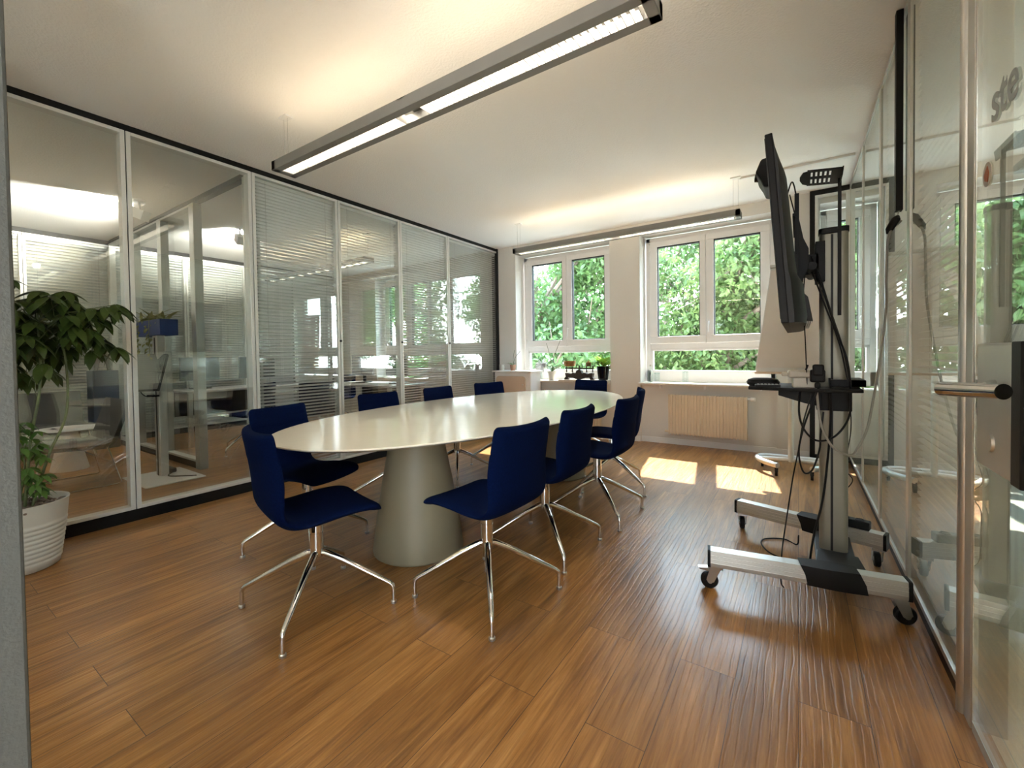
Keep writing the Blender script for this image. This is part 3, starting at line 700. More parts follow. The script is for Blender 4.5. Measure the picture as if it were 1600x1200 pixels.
def black_planter():
    rnd = random.Random(8)
    root = thing('potted_plant', 'bright green leafy plant in a tall glossy black pot on the window sill', 'potted plant', (-2.24, 5.77, SILLZ+.018))
    k = [(.062, 0), (.066, .004), (.088, .19), (.084, .19), (.078, .175), (.001, .175)]
    MB().lathe(k, n=28, cap=False).build('pot', 'blackgloss', root)
    l = MB()
    for i in range(150):
        a = rnd.random()*6.28; e = rnd.uniform(.1, 1.5); rr = rnd.random()*.09
        p = Vector((math.cos(a)*rr, math.sin(a)*rr*.8, .18+rnd.random()*.10))
        l.leaf(p, (math.cos(a), math.sin(a)*.8, e), (0, 0, 1), .06+rnd.random()*.07, .03, .4, 3)
    l.build('foliage', 'limeleaf', root, angle=80)
black_planter()
def bottle(loc, r, h, label, neck=True):
    root = thing('glass_bottle' if neck else 'glass_jar', label, 'bottle' if neck else 'jar', loc)
    pr = [(r, 0), (r, h*.55), (r*.9, h*.62), (r*.4, h*.75), (r*.36, h)] if neck else [(r, 0), (r*1.02, h*.5), (r, h)]
    MB().lathe([(r*.9, .002)]+pr, n=20, cap=False).build('body', 'thinglass', root)
    MB().lathe([(r*.42, h), (r*.42, h+.02)] if neck else [(r*1.03, h-.01), (r*1.03, h+.008)], n=18).build('lid', 'pot' if neck else 'thinglass', root)
bottle((-1.595, 5.78, SILLZ), .034, .21, 'tall clear glass bottle at the left end of the right sill')
bottle((-1.52, 5.80, SILLZ), .036, .12, 'low clear glass jar beside the tall bottle on the right sill', False)
bottle((-1.17, 5.78, SILLZ), .036, .14, 'clear glass jar in the middle of the right sill', False)

# ------------------------------------------------------------------ TV stand
def tv_stand():
    root = thing('screen_stand', 'wheeled aluminium screen stand with black centre covers', 'screen stand', (.145, 2.735, 0))
    ox, oy = .145, 2.735
    def loc(p): return (p[0]-ox, p[1]-oy, p[2])
    zl, zh = .115, .192
    for (a, b, c0, c1) in (((-.372, 2.325), (.385, 2.445), (-.03, .33), 'n'), ((-.335, 3.205), (.385, 2.985), (-.05, .2), 'f')):
        A, Bv = Vector((*a, 0)), Vector((*b, 0)); d = (Bv-A).normalized(); sd = Vector((-d.y, d.x, 0)); L = (Bv-A).length
        m = Matrix(((d.x, sd.x, 0, A.x-ox), (d.y, sd.y, 0, A.y-oy), (0, 0, 1, 0), (0, 0, 0, 1)))
        leg = MB(); leg.prism([(-.032, zl), (.032, zl), (.034, zl+.02), (.030, zh), (-.030, zh), (-.034, zl+.02)], 'x', .012, L-.012, m)
        for k in range(3):
            leg.bx(.012, L-.012, -.0355, -.030, zl+.018+k*.018, zl+.021+k*.018, m)
        lg = leg.build('foot_beam', 'alu', root, smooth=False, bevel=.003)
        for ea, eb in ((0, .013), (L-.013, L)): MB().prism(rrect(-.036, .036, zl-.004, zh+.003, .008, 3), 'x', ea, eb, m).build('end_cap', 'black', lg, smooth=False)
        cv = MB(); x0_, x1_ = (.385, .60) if c1 == 'n' else (.36, .50)
        for side in (0,):
            P = []
            for i in range(9):
                t = i/8; x = x0_+(x1_-x0_)*t; bul = .006+.008*math.sin(math.pi*t)
                sh = .03*(t-.5)
                P.append([m @ Vector((x+k_[2]*.02, k_[0]*(.034+bul), k_[1])) for k_ in ((-1, zl-.004, 1), (-1.12, (zl+zh)/2, .6), (-1, zh+.006, -.4), (1, zh+.006, -.4), (1.12, (zl+zh)/2, .6), (1, zl-.004, 1), (-1, zl-.004, 1))])
            cv.grid(P); cv.add([P[0][i] for i in range(6)], [(0, 1, 2, 3, 4, 5)]); cv.add([P[-1][i] for i in range(6)], [(5, 4, 3, 2, 1, 0)])
        cv.build('centre_cover', 'black', lg)
        for xx, turn, brake in ((.035, 200 if c1 == 'n' else 100, True), (L-.04, 20 if c1 == 'n' else 90, False)):
            cp = m @ Vector((xx, 0, 0)); cs = Matrix.Translation(cp) @ Matrix.Rotation(R(turn), 4, 'Z')
            f = MB(); f.bx(-.028, .028, -.028, .028, zl-.014, zl, cs)
            for s in (-1, 1): f.prism([(-.02, zl-.014), (.03, zl-.014), (.045, .045), (.03, .032), (.012, .036)], 'y', s*.019, s*.022, cs)
            if brake: f.prism([(.03, zl-.03), (.075, zl-.022), (.078, zl-.014), (.03, zl-.012)], 'y', -.014, .014, cs)
            f.build('caster_fork', 'steel', lg, smooth=False)
            wv = MB(); q = [(.012, -.014), (.034, -.014), (.039, -.009), (.0395, .009), (.034, .014), (.012, .014)]
            n = 24; vs = []; fs = []
            for r, yy in q:
                for j in range(n): vs.append(cs @ Vector((.028+r*math.cos(2*math.pi*j/n), yy, .0395+r*math.sin(2*math.pi*j/n))))
            for i in range(len(q)): fs += [(i*n+j, i*n+(j+1) % n, ((i+1) % len(q))*n+(j+1) % n, ((i+1) % len(q))*n+j) for j in range(n)]
            wv.add(vs, fs).build('caster_wheel', 'black', lg)
            MB().cyl(cs @ Vector((.028, -.021, .0395)), cs @ Vector((.028, .021, .0395)), .012, n=12).build('wheel_hub', 'steel', lg)
    b = MB(); b.bx(-.075, .085, -.30, .28, .118, .14); b.prism([(-.085, -.30), (.12, -.30), (.095, -.05), (-.07, -.05)], 'z', .14, .158)
    b.build('base_plate', 'darkgrey', root, smooth=False, bevel=.004)
    c = MB(); po = rrect(-.058, .058, -.036, .036, .024, 5)
    c.prism(po, 'z', .158, 1.74); c.build('column', 'alu_shaded', root, angle=30)
    g = MB()
    for s in (-.040, .034):
        g.bx(-.013, -.003, s, s+.006, .16, 1.73)
    g.build('column_groove', 'darkgrey', root, smooth=False)
    MB().prism(rrect(-.061, .061, -.039, .039, .024, 5), 'z', 1.74, 1.765).build('column_cap', 'black', root)
    # shelf
    s = MB(); s.prism([(-.36, -.16), (-.05, -.22), (.10, -.19), (.10, .16), (-.30, .20), (-.37, .10)], 'z', .962, .978)
    s.build('tray_top', 'black', root, smooth=False, bevel=.003)
    w1 = MB(); w1.prism([(-.23, .962), (-.05, .962), (-.05, .885), (-.12, .90), (-.23, .935)], 'y', -.13, -.11); w1.prism([(-.23, .962), (-.05, .962), (-.05, .885), (-.12, .90), (-.23, .935)], 'y', .09, .11); w1.bx(-.07, .07, -.05, .05, .86, .96)
    w1.build('tray_bracket', 'black', root, smooth=False, bevel=.003)
    MB().bx(-.02, .115, -.125, -.10, .985, 1.018).bx(.06, .115, -.125, .1, .985, 1.018).build('rear_crossbar', 'black', root, smooth=False, bevel=.003)
    # screen mount
    mo = MB()
    for y in (-.23, .20): mo.bx(-.160, -.142, y-.014, y+.014, 1.37, 1.90)
    for z in (1.44, 1.62, 1.80): mo.bx(-.168, -.150, -.25, .22, z-.008, z+.008)
    for z in (1.385, 1.415): mo.bx(-.168, -.135, -.25, -.21, z-.005, z+.005)
    mo.prism([(-.150, 1.38), (-.142, 1.38), (-.125, 1.50), (-.105, 1.55), (-.105, 1.64), (-.125, 1.69), (-.145, 1.80)], 'y', -.225, -.217)
    mo.bx(-.14, -.06, -.06, .06, 1.54, 1.64); mo.bx(-.075, -.036, -.060, .060, 1.50, 1.70)
    mo.tube([(-.09, -.20, 1.56), (-.09, .16, 1.56)], .020, 14)
    mo.build('screen_mount', 'black', root, smooth=False, bevel=.002)
    # camera arm and tray
    a = MB(); a.bx(.014, .028, -.052, -.040, 1.33, 2.00); a.bx(-.05, .028, -.055, -.035, 1.735, 1.75)
    a.build('camera_arm', 'black', root, smooth=False, bevel=.001)
    t = MB(); x0, x1, y0, y1 = -.140, .028, -.19, .03; m = rot('Y', 7, (0, 0, 2.0)); z0, z1 = 1.995, 2.002
    cuts = [x0+.034]+[v for i in range(5) for v in (x0+.044+i*.018, x0+.052+i*.018)]+[x1]
    for i in range(0, len(cuts), 2): t.bx(cuts[i], cuts[i+1], y0+.02, y1-.015, z0, z1, m)
    ym = (y0+y1)/2
    t.prism([(x0+.034, y0+.012), (x0+.034, y1-.012), (x0+.012, y1-.03), (x0, ym+.02), (x0, ym-.02), (x0+.012, y0+.03)], 'z', z0+.0001, z1-.0001, m)
    t.bx(x0+.03, x1, ym-.012, ym+.012, z0+.0002, z1-.0002, m); t.bx(x0+.03, x1, y0, y0+.021, z0+.0001, z1-.0001, m); t.bx(x0+.03, x1, y1-.016, y1, z0+.0001, z1-.0001, m); t.bx(x1-.005, x1, y0, y1, z0-.03, z1+.004, m)
    t.build('camera_tray', 'black', root, smooth=False)
tv_stand()
def tv():
    root = thing('television', 'large black flat screen mounted on the wheeled stand, seen edge-on from behind', 'television', (-.072, 2.735, 1.668))
    root.rotation_euler = (0, R(-4.2), 0)
    HH, WW = .395, .60
    MB().bx(-.016, .012, -WW, WW, -HH, HH).build('screen_frame', 'black', root, smooth=False, bevel=.004)
    MB().bx(-.018, -.0155, -WW+.012, WW-.012, -HH+.02, HH-.012).build('display', 'blackgloss', root, smooth=False)
    s = MB(); P = []
    zs = [HH-.01, HH-.05, HH-.10, HH-.14, .1, -.10, -.18, -.22, -HH+.03, -HH+.0]
    xs = [.014, .020, .036, .048, .050, .052, .056, .074, .078, .072]
    ys = [-WW+.004, -WW+.03, -WW+.10, -WW+.2, 0, WW-.2, WW-.10, WW-.03, WW-.004]; fy = [.30, .62, .85, 1, 1, 1, .85, .62, .30]
    P = [[(.011+(x-.011)*f, y, z) for y, f in zip(ys, fy)] for z, x in zip(zs, xs)]
    s.grid(P)
    s.grid([[(.011, y, z) for y in ys] for z in zs])
    a, b = len(zs), len(ys); o = a*b
    s.f += [(j, j+1, o+j+1, o+j) for j in range(b-1)] + [((a-1)*b+j+1, (a-1)*b+j, o+(a-1)*b+j, o+(a-1)*b+j+1) for j in range(b-1)]
    s.f += [(i*b, o+i*b, o+(i+1)*b, (i+1)*b) for i in range(a-1)] + [(i*b+b-1, (i+1)*b+b-1, o+(i+1)*b+b-1, o+i*b+b-1) for i in range(a-1)]
    s.build('back_shell', 'darkgrey', root, angle=50)
    v = MB(); v.prism([(.06, -HH+.02), (.098, -HH+.01), (.088, -HH+.12), (.06, -HH+.16)], 'y', -.35, .35); v.build('connector_housing', 'darkgrey', root, smooth=False, bevel=.003)
    for i in range(5): MB().bx(.062+i*.007, .065+i*.007, -.33, .33, -HH+.004, -HH+.012).build('vent_rib', 'alu', root, smooth=False)
    return root
tv()
def webcam():
    root = thing('video_camera', 'black conference camera on top of the television, pointing into the room', 'camera', (-.1015, 2.62, 2.035))
    root.rotation_euler = (0, R(-4.2), 0)
    s = MB(); s.prism([(-.012, -.075), (-.045, -.065), (-.055, -.03), (-.075, .015), (-.045, .075), (-.012, .075)], 'y', -.11, .11); s.build('housing', 'black', root, smooth=False, bevel=.01)
    MB().cyl((-.06, 0, .02), (-.082, 0, .025), .022, .020, 20).build('lens', 'blackgloss', root)
webcam()
def cable(pts, r, m, label, k=6):
    return tag(MB().tube(catmull(pts, k), r, 8).build('cable', m, angle=80), label, 'cable')
cable([(0.038,2.620,1.089),(0.012,2.620,0.994),(0.002,2.560,0.866),(0.022,2.560,0.778),(0.071,2.560,0.728),(0.134,2.600,0.740),(0.182,2.620,0.800),(0.203,2.620,0.877),(0.201,2.60,0.999),(0.187,2.60,1.120),(0.153,2.620,1.242),(0.096,2.620,1.461),(0.071,2.620,1.557)], .0045, 'black', 'thick black cable hanging in the widest loop below the stand tray')
cable([(0.083,2.545,0.997),(0.050,2.50,0.90),(0.019,2.500,0.790),(0.001,2.500,0.677),(0.019,2.500,0.584),(0.053,2.500,0.597),(0.083,2.560,0.686),(0.088,2.600,0.749),(.10,2.62,.86)], .004, 'black', 'black cable in a narrow loop under the stand tray')
cable([(-.035,2.560,1.92),(-.01,2.56,1.80),(0.027,2.560,1.621),(0.019,2.560,1.404),(0.027,2.560,1.215),(0.035,2.580,0.985)], .0025, 'black', 'thin black cable hanging straight down behind the television')
cable([(0.051,2.500,0.957),(0.018,2.480,0.819),(0.001,2.480,0.695),(-0.020,2.480,0.570),(-0.045,2.46,0.379),(-0.066,2.43,0.20),(-.07,2.46,.05),(-.06,2.5,.006)], .003, 'black', 'thin black cable running from the tray down to the floor by the foot beam')
cable([(0.123,2.600,1.027),(0.129,2.620,0.842),(0.116,2.620,0.623),(0.096,2.600,0.432),(0.058,2.590,0.234),(0.037,2.60,0.012),(.05,2.7,.006)], .005, 'black', 'thick black power cable along the front of the aluminium column')
cable([(0.205,2.800,0.987),(0.220,2.800,0.793),(0.208,2.800,0.662),(0.190,2.800,0.562),(0.226,2.800,0.502),(0.195,2.800,0.431),(0.195,2.800,0.333),(0.187,2.85,0.19),(.20,2.93,.115)], .0022, 'black', 'thin crinkled black cable on the right of the aluminium column')
cable([(0.03,2.62,1.60),(0.058,2.600,1.527),(0.108,2.600,1.367),(0.162,2.600,1.181),(0.192,2.600,1.01)], .0035, 'black', 'black cable slanting from the screen mount to the rear crossbar, front one')
cable([(0.05,2.61,1.62),(0.085,2.62,1.52),(0.128,2.63,1.35),(0.175,2.63,1.17),(0.200,2.61,1.01)], .0035, 'black', 'black cable slanting from the screen mount to the rear crossbar, rear one')
cable([(.0,3.02,.09),(-0.009,3.10,0.006),(-0.074,3.150,0.006),(-0.172,3.09,0.006),(-0.183,2.998,0.006),(-0.129,2.883,0.006),(-0.023,2.841,0.006),(0.042,2.90,0.006),(0.05,2.75,0.02)], .004, 'black', 'black cable lying in a loop on the floor by the stand')
cable([(-.045,2.50,1.90),(-.025,2.50,1.96),(-.01,2.50,1.90),(.0,2.52,1.78),(.03,2.58,1.62)], .003, 'black', 'black cable arching from the top of the television to the mount')
bc = cable([(0.424,2.930,1.800),(0.374,2.900,1.728),(0.365,2.900,1.532),(0.363,2.880,1.370),(0.336,2.850,1.115),(0.309,2.820,0.925),(0.280,2.780,0.769),(0.240,2.740,0.677),(0.205,2.65,0.655),(0.136,2.60,0.696),(0.089,2.560,0.808),(0.070,2.540,0.979)], .0055, 'cablegrey', 'beige cord hanging from the black channel down in a wide curve to the tray')
cc = thing('cable_channel', 'black vertical cable channel on the right glass partition hanging from the ceiling', 'cable channel', (XR-.015, 2.945, 0))
MB().bx(-.014, .014, -.022, .022, 1.852, H).build('channel', 'black', cc, smooth=False, bevel=.002)
pg = thing('power_plug', 'black plug at the top of the beige cord below the cable channel', 'plug', (.405, 2.92, 1.79))
MB().tube([(0.004, 0.01, .035), (-.002, 0, .02), (-.028, -.008, -.03), (-.034, -.01, -.05)], [.010, .020, .018, .008], 14, flat=.7).build('plug_body', 'black', pg)
MB().tube([(0.012, .018, .065), (.004, .01, .03)], .0035, 8).build('cord_end', 'cablegrey', pg)
def tray_things():
    p = thing('zip_pouch', 'black rounded pouch lying on the stand tray', 'pouch', (-.155, 2.665, .978))
    s = MB(); n = 20; P = []
    for z, f in ((0, .82), (.008, .98), (.022, 1), (.034, .9), (.041, .6)):
        P.append([(math.cos(2*math.pi*j/n)*.075*f, math.sin(2*math.pi*j/n)*.055*f, z) for j in range(n+1)])
    s.grid(P).add([P[-1][j] for j in range(n)], [tuple(range(n))]); s.build('body', 'black', p)
    MB().tube([(math.cos(2*math.pi*j/n)*.076, math.sin(2*math.pi*j/n)*.056, .02) for j in range(n+1)], .0018, 5, caps=False).build('zip', 'darkgrey', p)
    p = thing('remote_control', 'dark remote control lying in front of the pouch on the tray', 'remote control', (-.13, 2.575, .978), R(12))
    MB().bx(-.055, .055, -.018, .018, 0, .014).build('body', 'darkgrey', p, smooth=False, bevel=.004)
    kb = MB(); [kb.bx(-.045+i*.016, -.036+i*.016, -.010+j*.012, -.004+j*.012, .014, .0155) for i in range(6) for j in range(2)]; kb.build('buttons', 'alu', p, smooth=False)
    p = thing('power_adapter', 'beige power adapter block with plug on the stand tray', 'power adapter', (.02, 2.60, .978), R(8))
    MB().bx(-.065, .05, -.03, .03, .048, .085).build('housing', 'beige', p, smooth=False, bevel=.008)
    MB().bx(-.09, -.065, -.014, .014, .056, .074).build('plug_prongs', 'beige', p, smooth=False, bevel=.003)
    MB().bx(-.045, .06, -.025, .03, 0, .048).build('white_box', 'pot', p, smooth=False, bevel=.004)
    p = thing('plug_cluster', 'black plugs bundled beside the column on the tray', 'plugs', (.075, 2.555, .978))
    s = MB(); s.bx(-.03, .03, -.02, .02, .03, .09); s.bx(-.02, .025, -.03, .01, .06, .115); s.bx(-.012, .012, -.012, .012, 0, .03); s.build('plug_bodies', 'black', p, smooth=False, bevel=.008)
    p = thing('power_strip', 'black socket strip resting on the rear foot beam of the stand', 'power strip', (.21, 3.020, .198), R(-16))
    MB().bx(-.11, .11, -.026, .026, 0, .045).build('housing', 'black', p, smooth=False, bevel=.006)
    for i in range(3): MB().lathe([(.021, .045), (.021, .048), (.017, .048), (.017, .0455)], (-.065+.065*i, 0, 0), 18, cap=False).build('socket', 'darkgrey', p)
tray_things()

# ------------------------------------------------------------------ flipchart
def flipchart():
    root = thing('flipchart', 'white flipchart with rounded tubular wheeled base behind the screen stand', 'flipchart', (-.04, 5.0, 0))
    t = Matrix.Translation((-.01, -.12, .97)) @ Matrix.Rotation(R(-7), 4, 'X')
    MB().prism([(-.30, -.02), (.30, -.02), (.30, 1.02), (-.17, 1.02)], 'y', -.006, .014, t).build('board', 'white', root, smooth=False, bevel=.004)
    MB().prism([(-.285, .03), (.285, .03), (.285, .98), (-.165, .98)], 'y', -.012, -.0065, t).build('paper_pad', 'paper', root, smooth=False)
    MB().bx(-.18, .30, -.018, .016, 1.0, 1.03, t).build('clamp_bar', 'alu', root, smooth=False, bevel=.003)
    MB().bx(-.30, .30, -.05, .0, -.03, -.012, t).build('pen_tray', 'beigewood', root, smooth=False, bevel=.003)
    MB().tube([(-.02, .0, .09), (-.02, -.02, 1.0), (-.02, .02, 1.5)], .024, 16).build('post', 'alu_light', root)
    b = MB(); pts = []
    b.tube(catmull([(-.12, -.27, .10), (-.24, -.14, .10), (-.30, .02, .10), (-.24, .12, .10), (0, .14, .10), (.22, .12, .10), (.29, .0, .10), (.24, -.14, .10), (.14, -.27, .10)], 6), .025, 14)
    b.tube([(-.28, .0, .10), (-.02, .0, .11), (.28, .0, .10)], .020, 12)
    b.build('base_tube', 'alu_light', root)
    for x, y in ((-.13, -.26), (.14, -.26), (-.26, .07), (.26, .07)):
        c = MB(); c.cyl((x-.011, y, .032), (x+.011, y, .032), .032, n=20); c.bx(x-.014, x+.014, y-.008, y+.014, .04, .085); c.build('caster', 'black', root, bevel=.002)
flipchart()

# ------------------------------------------------------------------ potted pachira on the left
def pachira():
    rnd = random.Random(11)
    cx, cy = -3.62, .47
    root = thing('potted_plant', 'tall money tree plant in a white ribbed pot at the left edge', 'potted plant', (cx, cy, 0))
    prof = [(.150, 0), (.158, .004)]
    for i in range(9):
        z = .03+i*.026; r = .160+z*.13
        prof += [(r, z), (r+.004, z+.008), (r+.0045, z+.017), (r+.001, z+.023)]
    prof += [(.195, .270), (.204, .362), (.207, .373), (.201, .375), (.196, .368), (.188, .33), (.001, .33)]
    MB().lathe(prof, n=48, cap=False).build('pot', 'pot', root, angle=80)
    pb = MB()
    for i in range(170):
        a = rnd.random()*6.28; r = .185*math.sqrt(rnd.random()); s = rnd.uniform(.010, .020)
        c = Vector((math.cos(a)*r, math.sin(a)*r, .336+rnd.random()*.012))
        vs = []
        for q in (-.9, -.4, .3, .9):
            for j in range(6): vs.append(c+Vector((math.cos(j*1.047)*s*1.3*math.sqrt(1-q*q), math.sin(j*1.047)*s*math.sqrt(1-q*q), q*s*.6)))
        pb.add(vs, [(i_*6+j, i_*6+(j+1) % 6, i_*6+6+(j+1) % 6, i_*6+6+j) for i_ in range(3) for j in range(6)]+[(5, 4, 3, 2, 1, 0), (18, 19, 20, 21, 22, 23)])
    o = pb.build('pebbles', 'stone', root, angle=60); o['kind'] = 'stuff'
    stems = [[(-.02, -.05, .34), (-.01, -.04, .75), (.0, -.03, 1.10), (.02, -.02, 1.42)], [(.03, .02, .34), (.03, .05, .70), (.02, .10, 1.05), (.0, .10, 1.44)], [(.02, .05, .34), (.04, .12, .62), (.03, .20, .85), (.01, .21, 1.15), (-.02, .18, 1.40)], [(-.03, -.10, .34), (-.02, -.14, .8), (-.03, -.17, 1.30)], [(0, 0, .34), (.0, .03, .6), (-.02, .0, .9)]]
    rad = [.011, .008, .0075, .008, .005]
    tops = []
    for s, r in zip(stems, rad):
        q = catmull(s, 6); MB().tube(q, [r*(1-.35*i/len(q)) for i in range(len(q))], 8).build('stem', 'stem', root); tops.append(Vector(s[-1])); 
    f = MB(); g = MB()
    def compound(base, d, L, size, mb, n=6):
        d = Vector(d).normalized(); tip = base+d*L
        # keep off the glass behind the plant
        if tip.x < -.20: tip.x = -.20
        if tip.y < -.22: tip.y = -.22
        g.tube([base, base+(tip-base)*.5+Vector((0, 0, .015)), tip], .0018, 5)
        for k in range(n):
            a = 2*math.pi*k/n+rnd.random()*.5
            side = Vector((math.cos(a), math.sin(a), 0)); ld = (side*1.0 + d*.35 + Vector((0, 0, -.55-rnd.random()*.5))).normalized()
            l_ = size*rnd.uniform(.75, 1.1)
            if (tip+ld*l_).x < -.29: ld.x = abs(ld.x)*.3; ld.normalize()
            if (tip+ld*l_).y < -.31: ld.y = abs(ld.y)*.3; ld.normalize()
            mb.leaf(tip, ld, (0, 0, 1), l_, l_*.42, .22, 5)
    for t in tops[:4]:
        for i in range(25):
            a = rnd.random()*6.28; up = rnd.uniform(-.9, 1.9)
            compound(t+Vector((0, 0, .02-rnd.random()*.22)), (math.cos(a), math.sin(a), up), rnd.uniform(.08, .26), .13, f, 6)
    for i in range(12): compound(tops[1]+Vector((0, 0, -.05)), (.0+rnd.random()*.4, 1, rnd.uniform(-.5, .4)), rnd.uniform(.2, .38), .13, f, 6)
    compound(Vector((.02, -.02, 1.42)), (-.1, .1, 1), .20, .10, f, 5)
    f.build('upper_foliage', 'leaf', root, angle=80)
    lo = MB()
    for i in range(44):
        a = rnd.random()*6.28; rr = rnd.random()*.08
        b = Vector((math.cos(a)*rr, math.sin(a)*rr, rnd.uniform(.36, .80)))
        compound(b, (math.cos(a), math.sin(a), .7), rnd.uniform(.04, .10), .07, lo, 5)
    lo.build('lower_foliage', 'leaf_low', root, angle=80)
    g.build('leaf_stalks', 'stem', root)['kind'] = 'stuff'
pachira()

# ------------------------------------------------------------------ the office behind the left glass
PY = 2.0
pm = [BACKX+.03, -7.03, -6.13, -5.24, -4.03]
partition('wall_divider', 'x', PY, pm, 'glass cross partition with grey posts behind the left glass', glass='wglass', half=.035, gap_skip=(3,), topb=.05, botb=.07, single=True)
ps = MB()
for x in (-7.03, -6.13, -5.24): ps.bx(x-.055, x+.055, PY-.04, PY+.04, 0, H-.05)
ps.bx(-4.13, -4.03, PY-.05, PY+.05, 0, H-.05)
struct(ps.build('trim_10', 'alu', smooth=False, bevel=.003), 'grey aluminium posts of the cross partition', 'posts')
bkm = [-.8, .28, 1.15, 2.0, 2.90, 3.8, 4.7, D]
partition('wall_far_glass', 'y', BACKX-.04, bkm, 'far glass partition with blinds at the back of the left office', glass='wglass', topb=.06, single=True)
fl = ['far venetian blind behind the plant, left part', 'far venetian blind behind the money tree', 'far venetian blind behind the statue', 'far venetian blind behind the kiosk', 'far venetian blind behind the desk', 'far venetian blind seen between the posts', 'far venetian blind next to the end window']
for i in range(len(bkm)-1):
    blind('y', bkm[i]+.035, bkm[i+1]-.035, BACKX-.04, .115, H-.08, 38, fl[i], group='venetian blinds on the far partition', step=.04, wd=.036)
def spot(loc, aim, label):
    root = thing('ceiling_spotlight', label, 'spotlight', loc, group='white ceiling spotlights')
    MB().lathe([(.05, -.02), (.05, 0)], n=20).build('ceiling_rose', 'white', root)
    MB().cyl((0, 0, -.02), (0, 0, -.10), .012, n=10).build('stem', 'white', root)
    m = Matrix.Translation((0, 0, -.15)) @ Vector(aim).to_track_quat('Z', 'Y').to_matrix().to_4x4()
    MB().bx(-.05, .05, -.05, .05, -.08, .07, m).build('housing', 'white', root, smooth=False, bevel=.004)
    MB().bx(-.042, .042, -.042, .042, .0702, .072, m).build('lamp_face', 'spotglow', root, smooth=False)
    ld = bpy.data.lights.new('spot_light', 'SPOT'); ld.energy = 420; ld.spot_size = R(95); ld.spot_blend = .7; ld.color = (1, .93, .85); ld.shadow_soft_size = .04
    o = bpy.data.objects.new('spot_light', ld); C.objects.link(o); o.parent = root
    o.matrix_local = m @ Matrix.Translation((0, 0, .08)) @ Matrix.Rotation(math.pi, 4, 'X')
spot((-5.70, 1.665, H), (-.75, -.45, .35), 'white ceiling spotlight lit behind the second left glass panel')
spot((-5.9, 2.75, H), (-.6, .1, .35), 'white spotlight standing in for a reflection in the cross partition')  # lit lamp in place of a spotlight reflection in the partition glass
def kiosk():
    root = thing('kiosk_stand', 'grey column with tilted tablet on a flat white floor plate behind the glass', 'kiosk', (-5.26, 1.66, 0))
    MB().bx(-.22, .42, -.26, .22, 0, .012).build('floor_plate', 'white', root, smooth=False, bevel=.004)
    MB().bx(-.06, .06, -.035, .035, .012, 1.40).build('column', 'alu_light', root, smooth=False, bevel=.006)
    MB().bx(-.012, .012, -.037, -.034, .012, 1.38).build('column_slot', 'darkgrey', root, smooth=False)
    m = Matrix.Translation((.06, -.11, 1.04)) @ Matrix.Rotation(R(48), 4, 'Z') @ Matrix.Rotation(R(-30), 4, 'X')
    MB().bx(-.13, .13, -.016, .016, -.20, .20, m).build('tablet', 'darkgrey', root, smooth=False, bevel=.006)
    MB().bx(-.12, .12, -.0175, -.0155, -.19, .19, m).build('tablet_screen', 'screen', root, smooth=False)
    MB().bx(-.07, .07, -.09, -.03, .80, .815).build('small_shelf', 'black', root, smooth=False)
    MB().tube(catmull([(-.05, -.10, .92), (-.09, -.13, .85), (-.04, -.10, .80), (.05, -.07, .81)], 5), .004, 6).build('cable', 'black', root)
    MB().bx(-.18, .0, .04, .12, .012, .055).build('power_brick', 'black', root, smooth=False, bevel=.01)
    MB().tube(catmull([(0, .08, .02), (.15, .0, .02), (.3, .1, .02), (.36, .16, .02)], 5), .005, 6).build('power_cable', 'black', root)
kiosk()
def planter():
    rnd = random.Random(4)
    root = thing('planter_box', 'blue planter box with trailing plants on top of the grey column', 'planter', (-5.38, 1.68, 1.40))
    MB().bx(-.33, .33, -.075, .075, 0, .155).build('box', 'blue', root, smooth=False, bevel=.004)
    l = MB()
    for i in range(70):
        x = rnd.uniform(-.30, .18); a = rnd.random()*6.28
        l.leaf((x, rnd.uniform(-.05, .05), .15), (math.cos(a)*1.2, math.sin(a)*.5, rnd.uniform(.1, 1.3)), (0, 0, 1), rnd.uniform(.10, .26), .025, .5, 5)
    for i in range(60):
        x = rnd.choice((-.22, -.18, .06, .10))+rnd.gauss(0, .025); z = rnd.uniform(-.28, .12)
        l.leaf((x, -.085-rnd.random()*.02, z), (rnd.gauss(0, 1), -.4, -.5), (0, 0, 1), .05, .022, .3, 3)
    for x in (-.22, .08): l.tube([(x, -.02, .15), (x, -.082, .16), (x, -.088, 0), (x+.01, -.088, -.28)], .0025, 5)
    l.build('trailing_plants', 'olive', root, angle=80)
    return root
planter()
def cone_table():
    root = thing('side_table', 'small round white side table with cone foot in the lounge corner', 'side table', (-6.46, 1.22, 0))
    MB().lathe([(.15, 0), (.155, .006), (.07, .40), (.07, .42)], n=32).build('cone_foot', 'white', root, angle=60)
    MB().lathe([(.20, .42), (.28, .432), (.285, .438), (.283, .441)], n=40).build('tabletop', 'white', root)
    bk = thing('magazine', 'open magazine lying on the small white side table', 'magazine', (-6.50, 1.20, .441), .4)
    s = MB(); s.grid([[(x, y, .002+.02*math.exp(-abs(x)/.05)*(1 if i else 1)) for y in (-.10, .10)] for i, x in enumerate([-.15, -.1, -.05, -.01, .01, .05, .1, .15])]); s.grid([[(x, y, 0) for y in (-.10, .10)] for x in (-.15, .15)])
    s.build('pages', 'paper', bk)
cone_table()
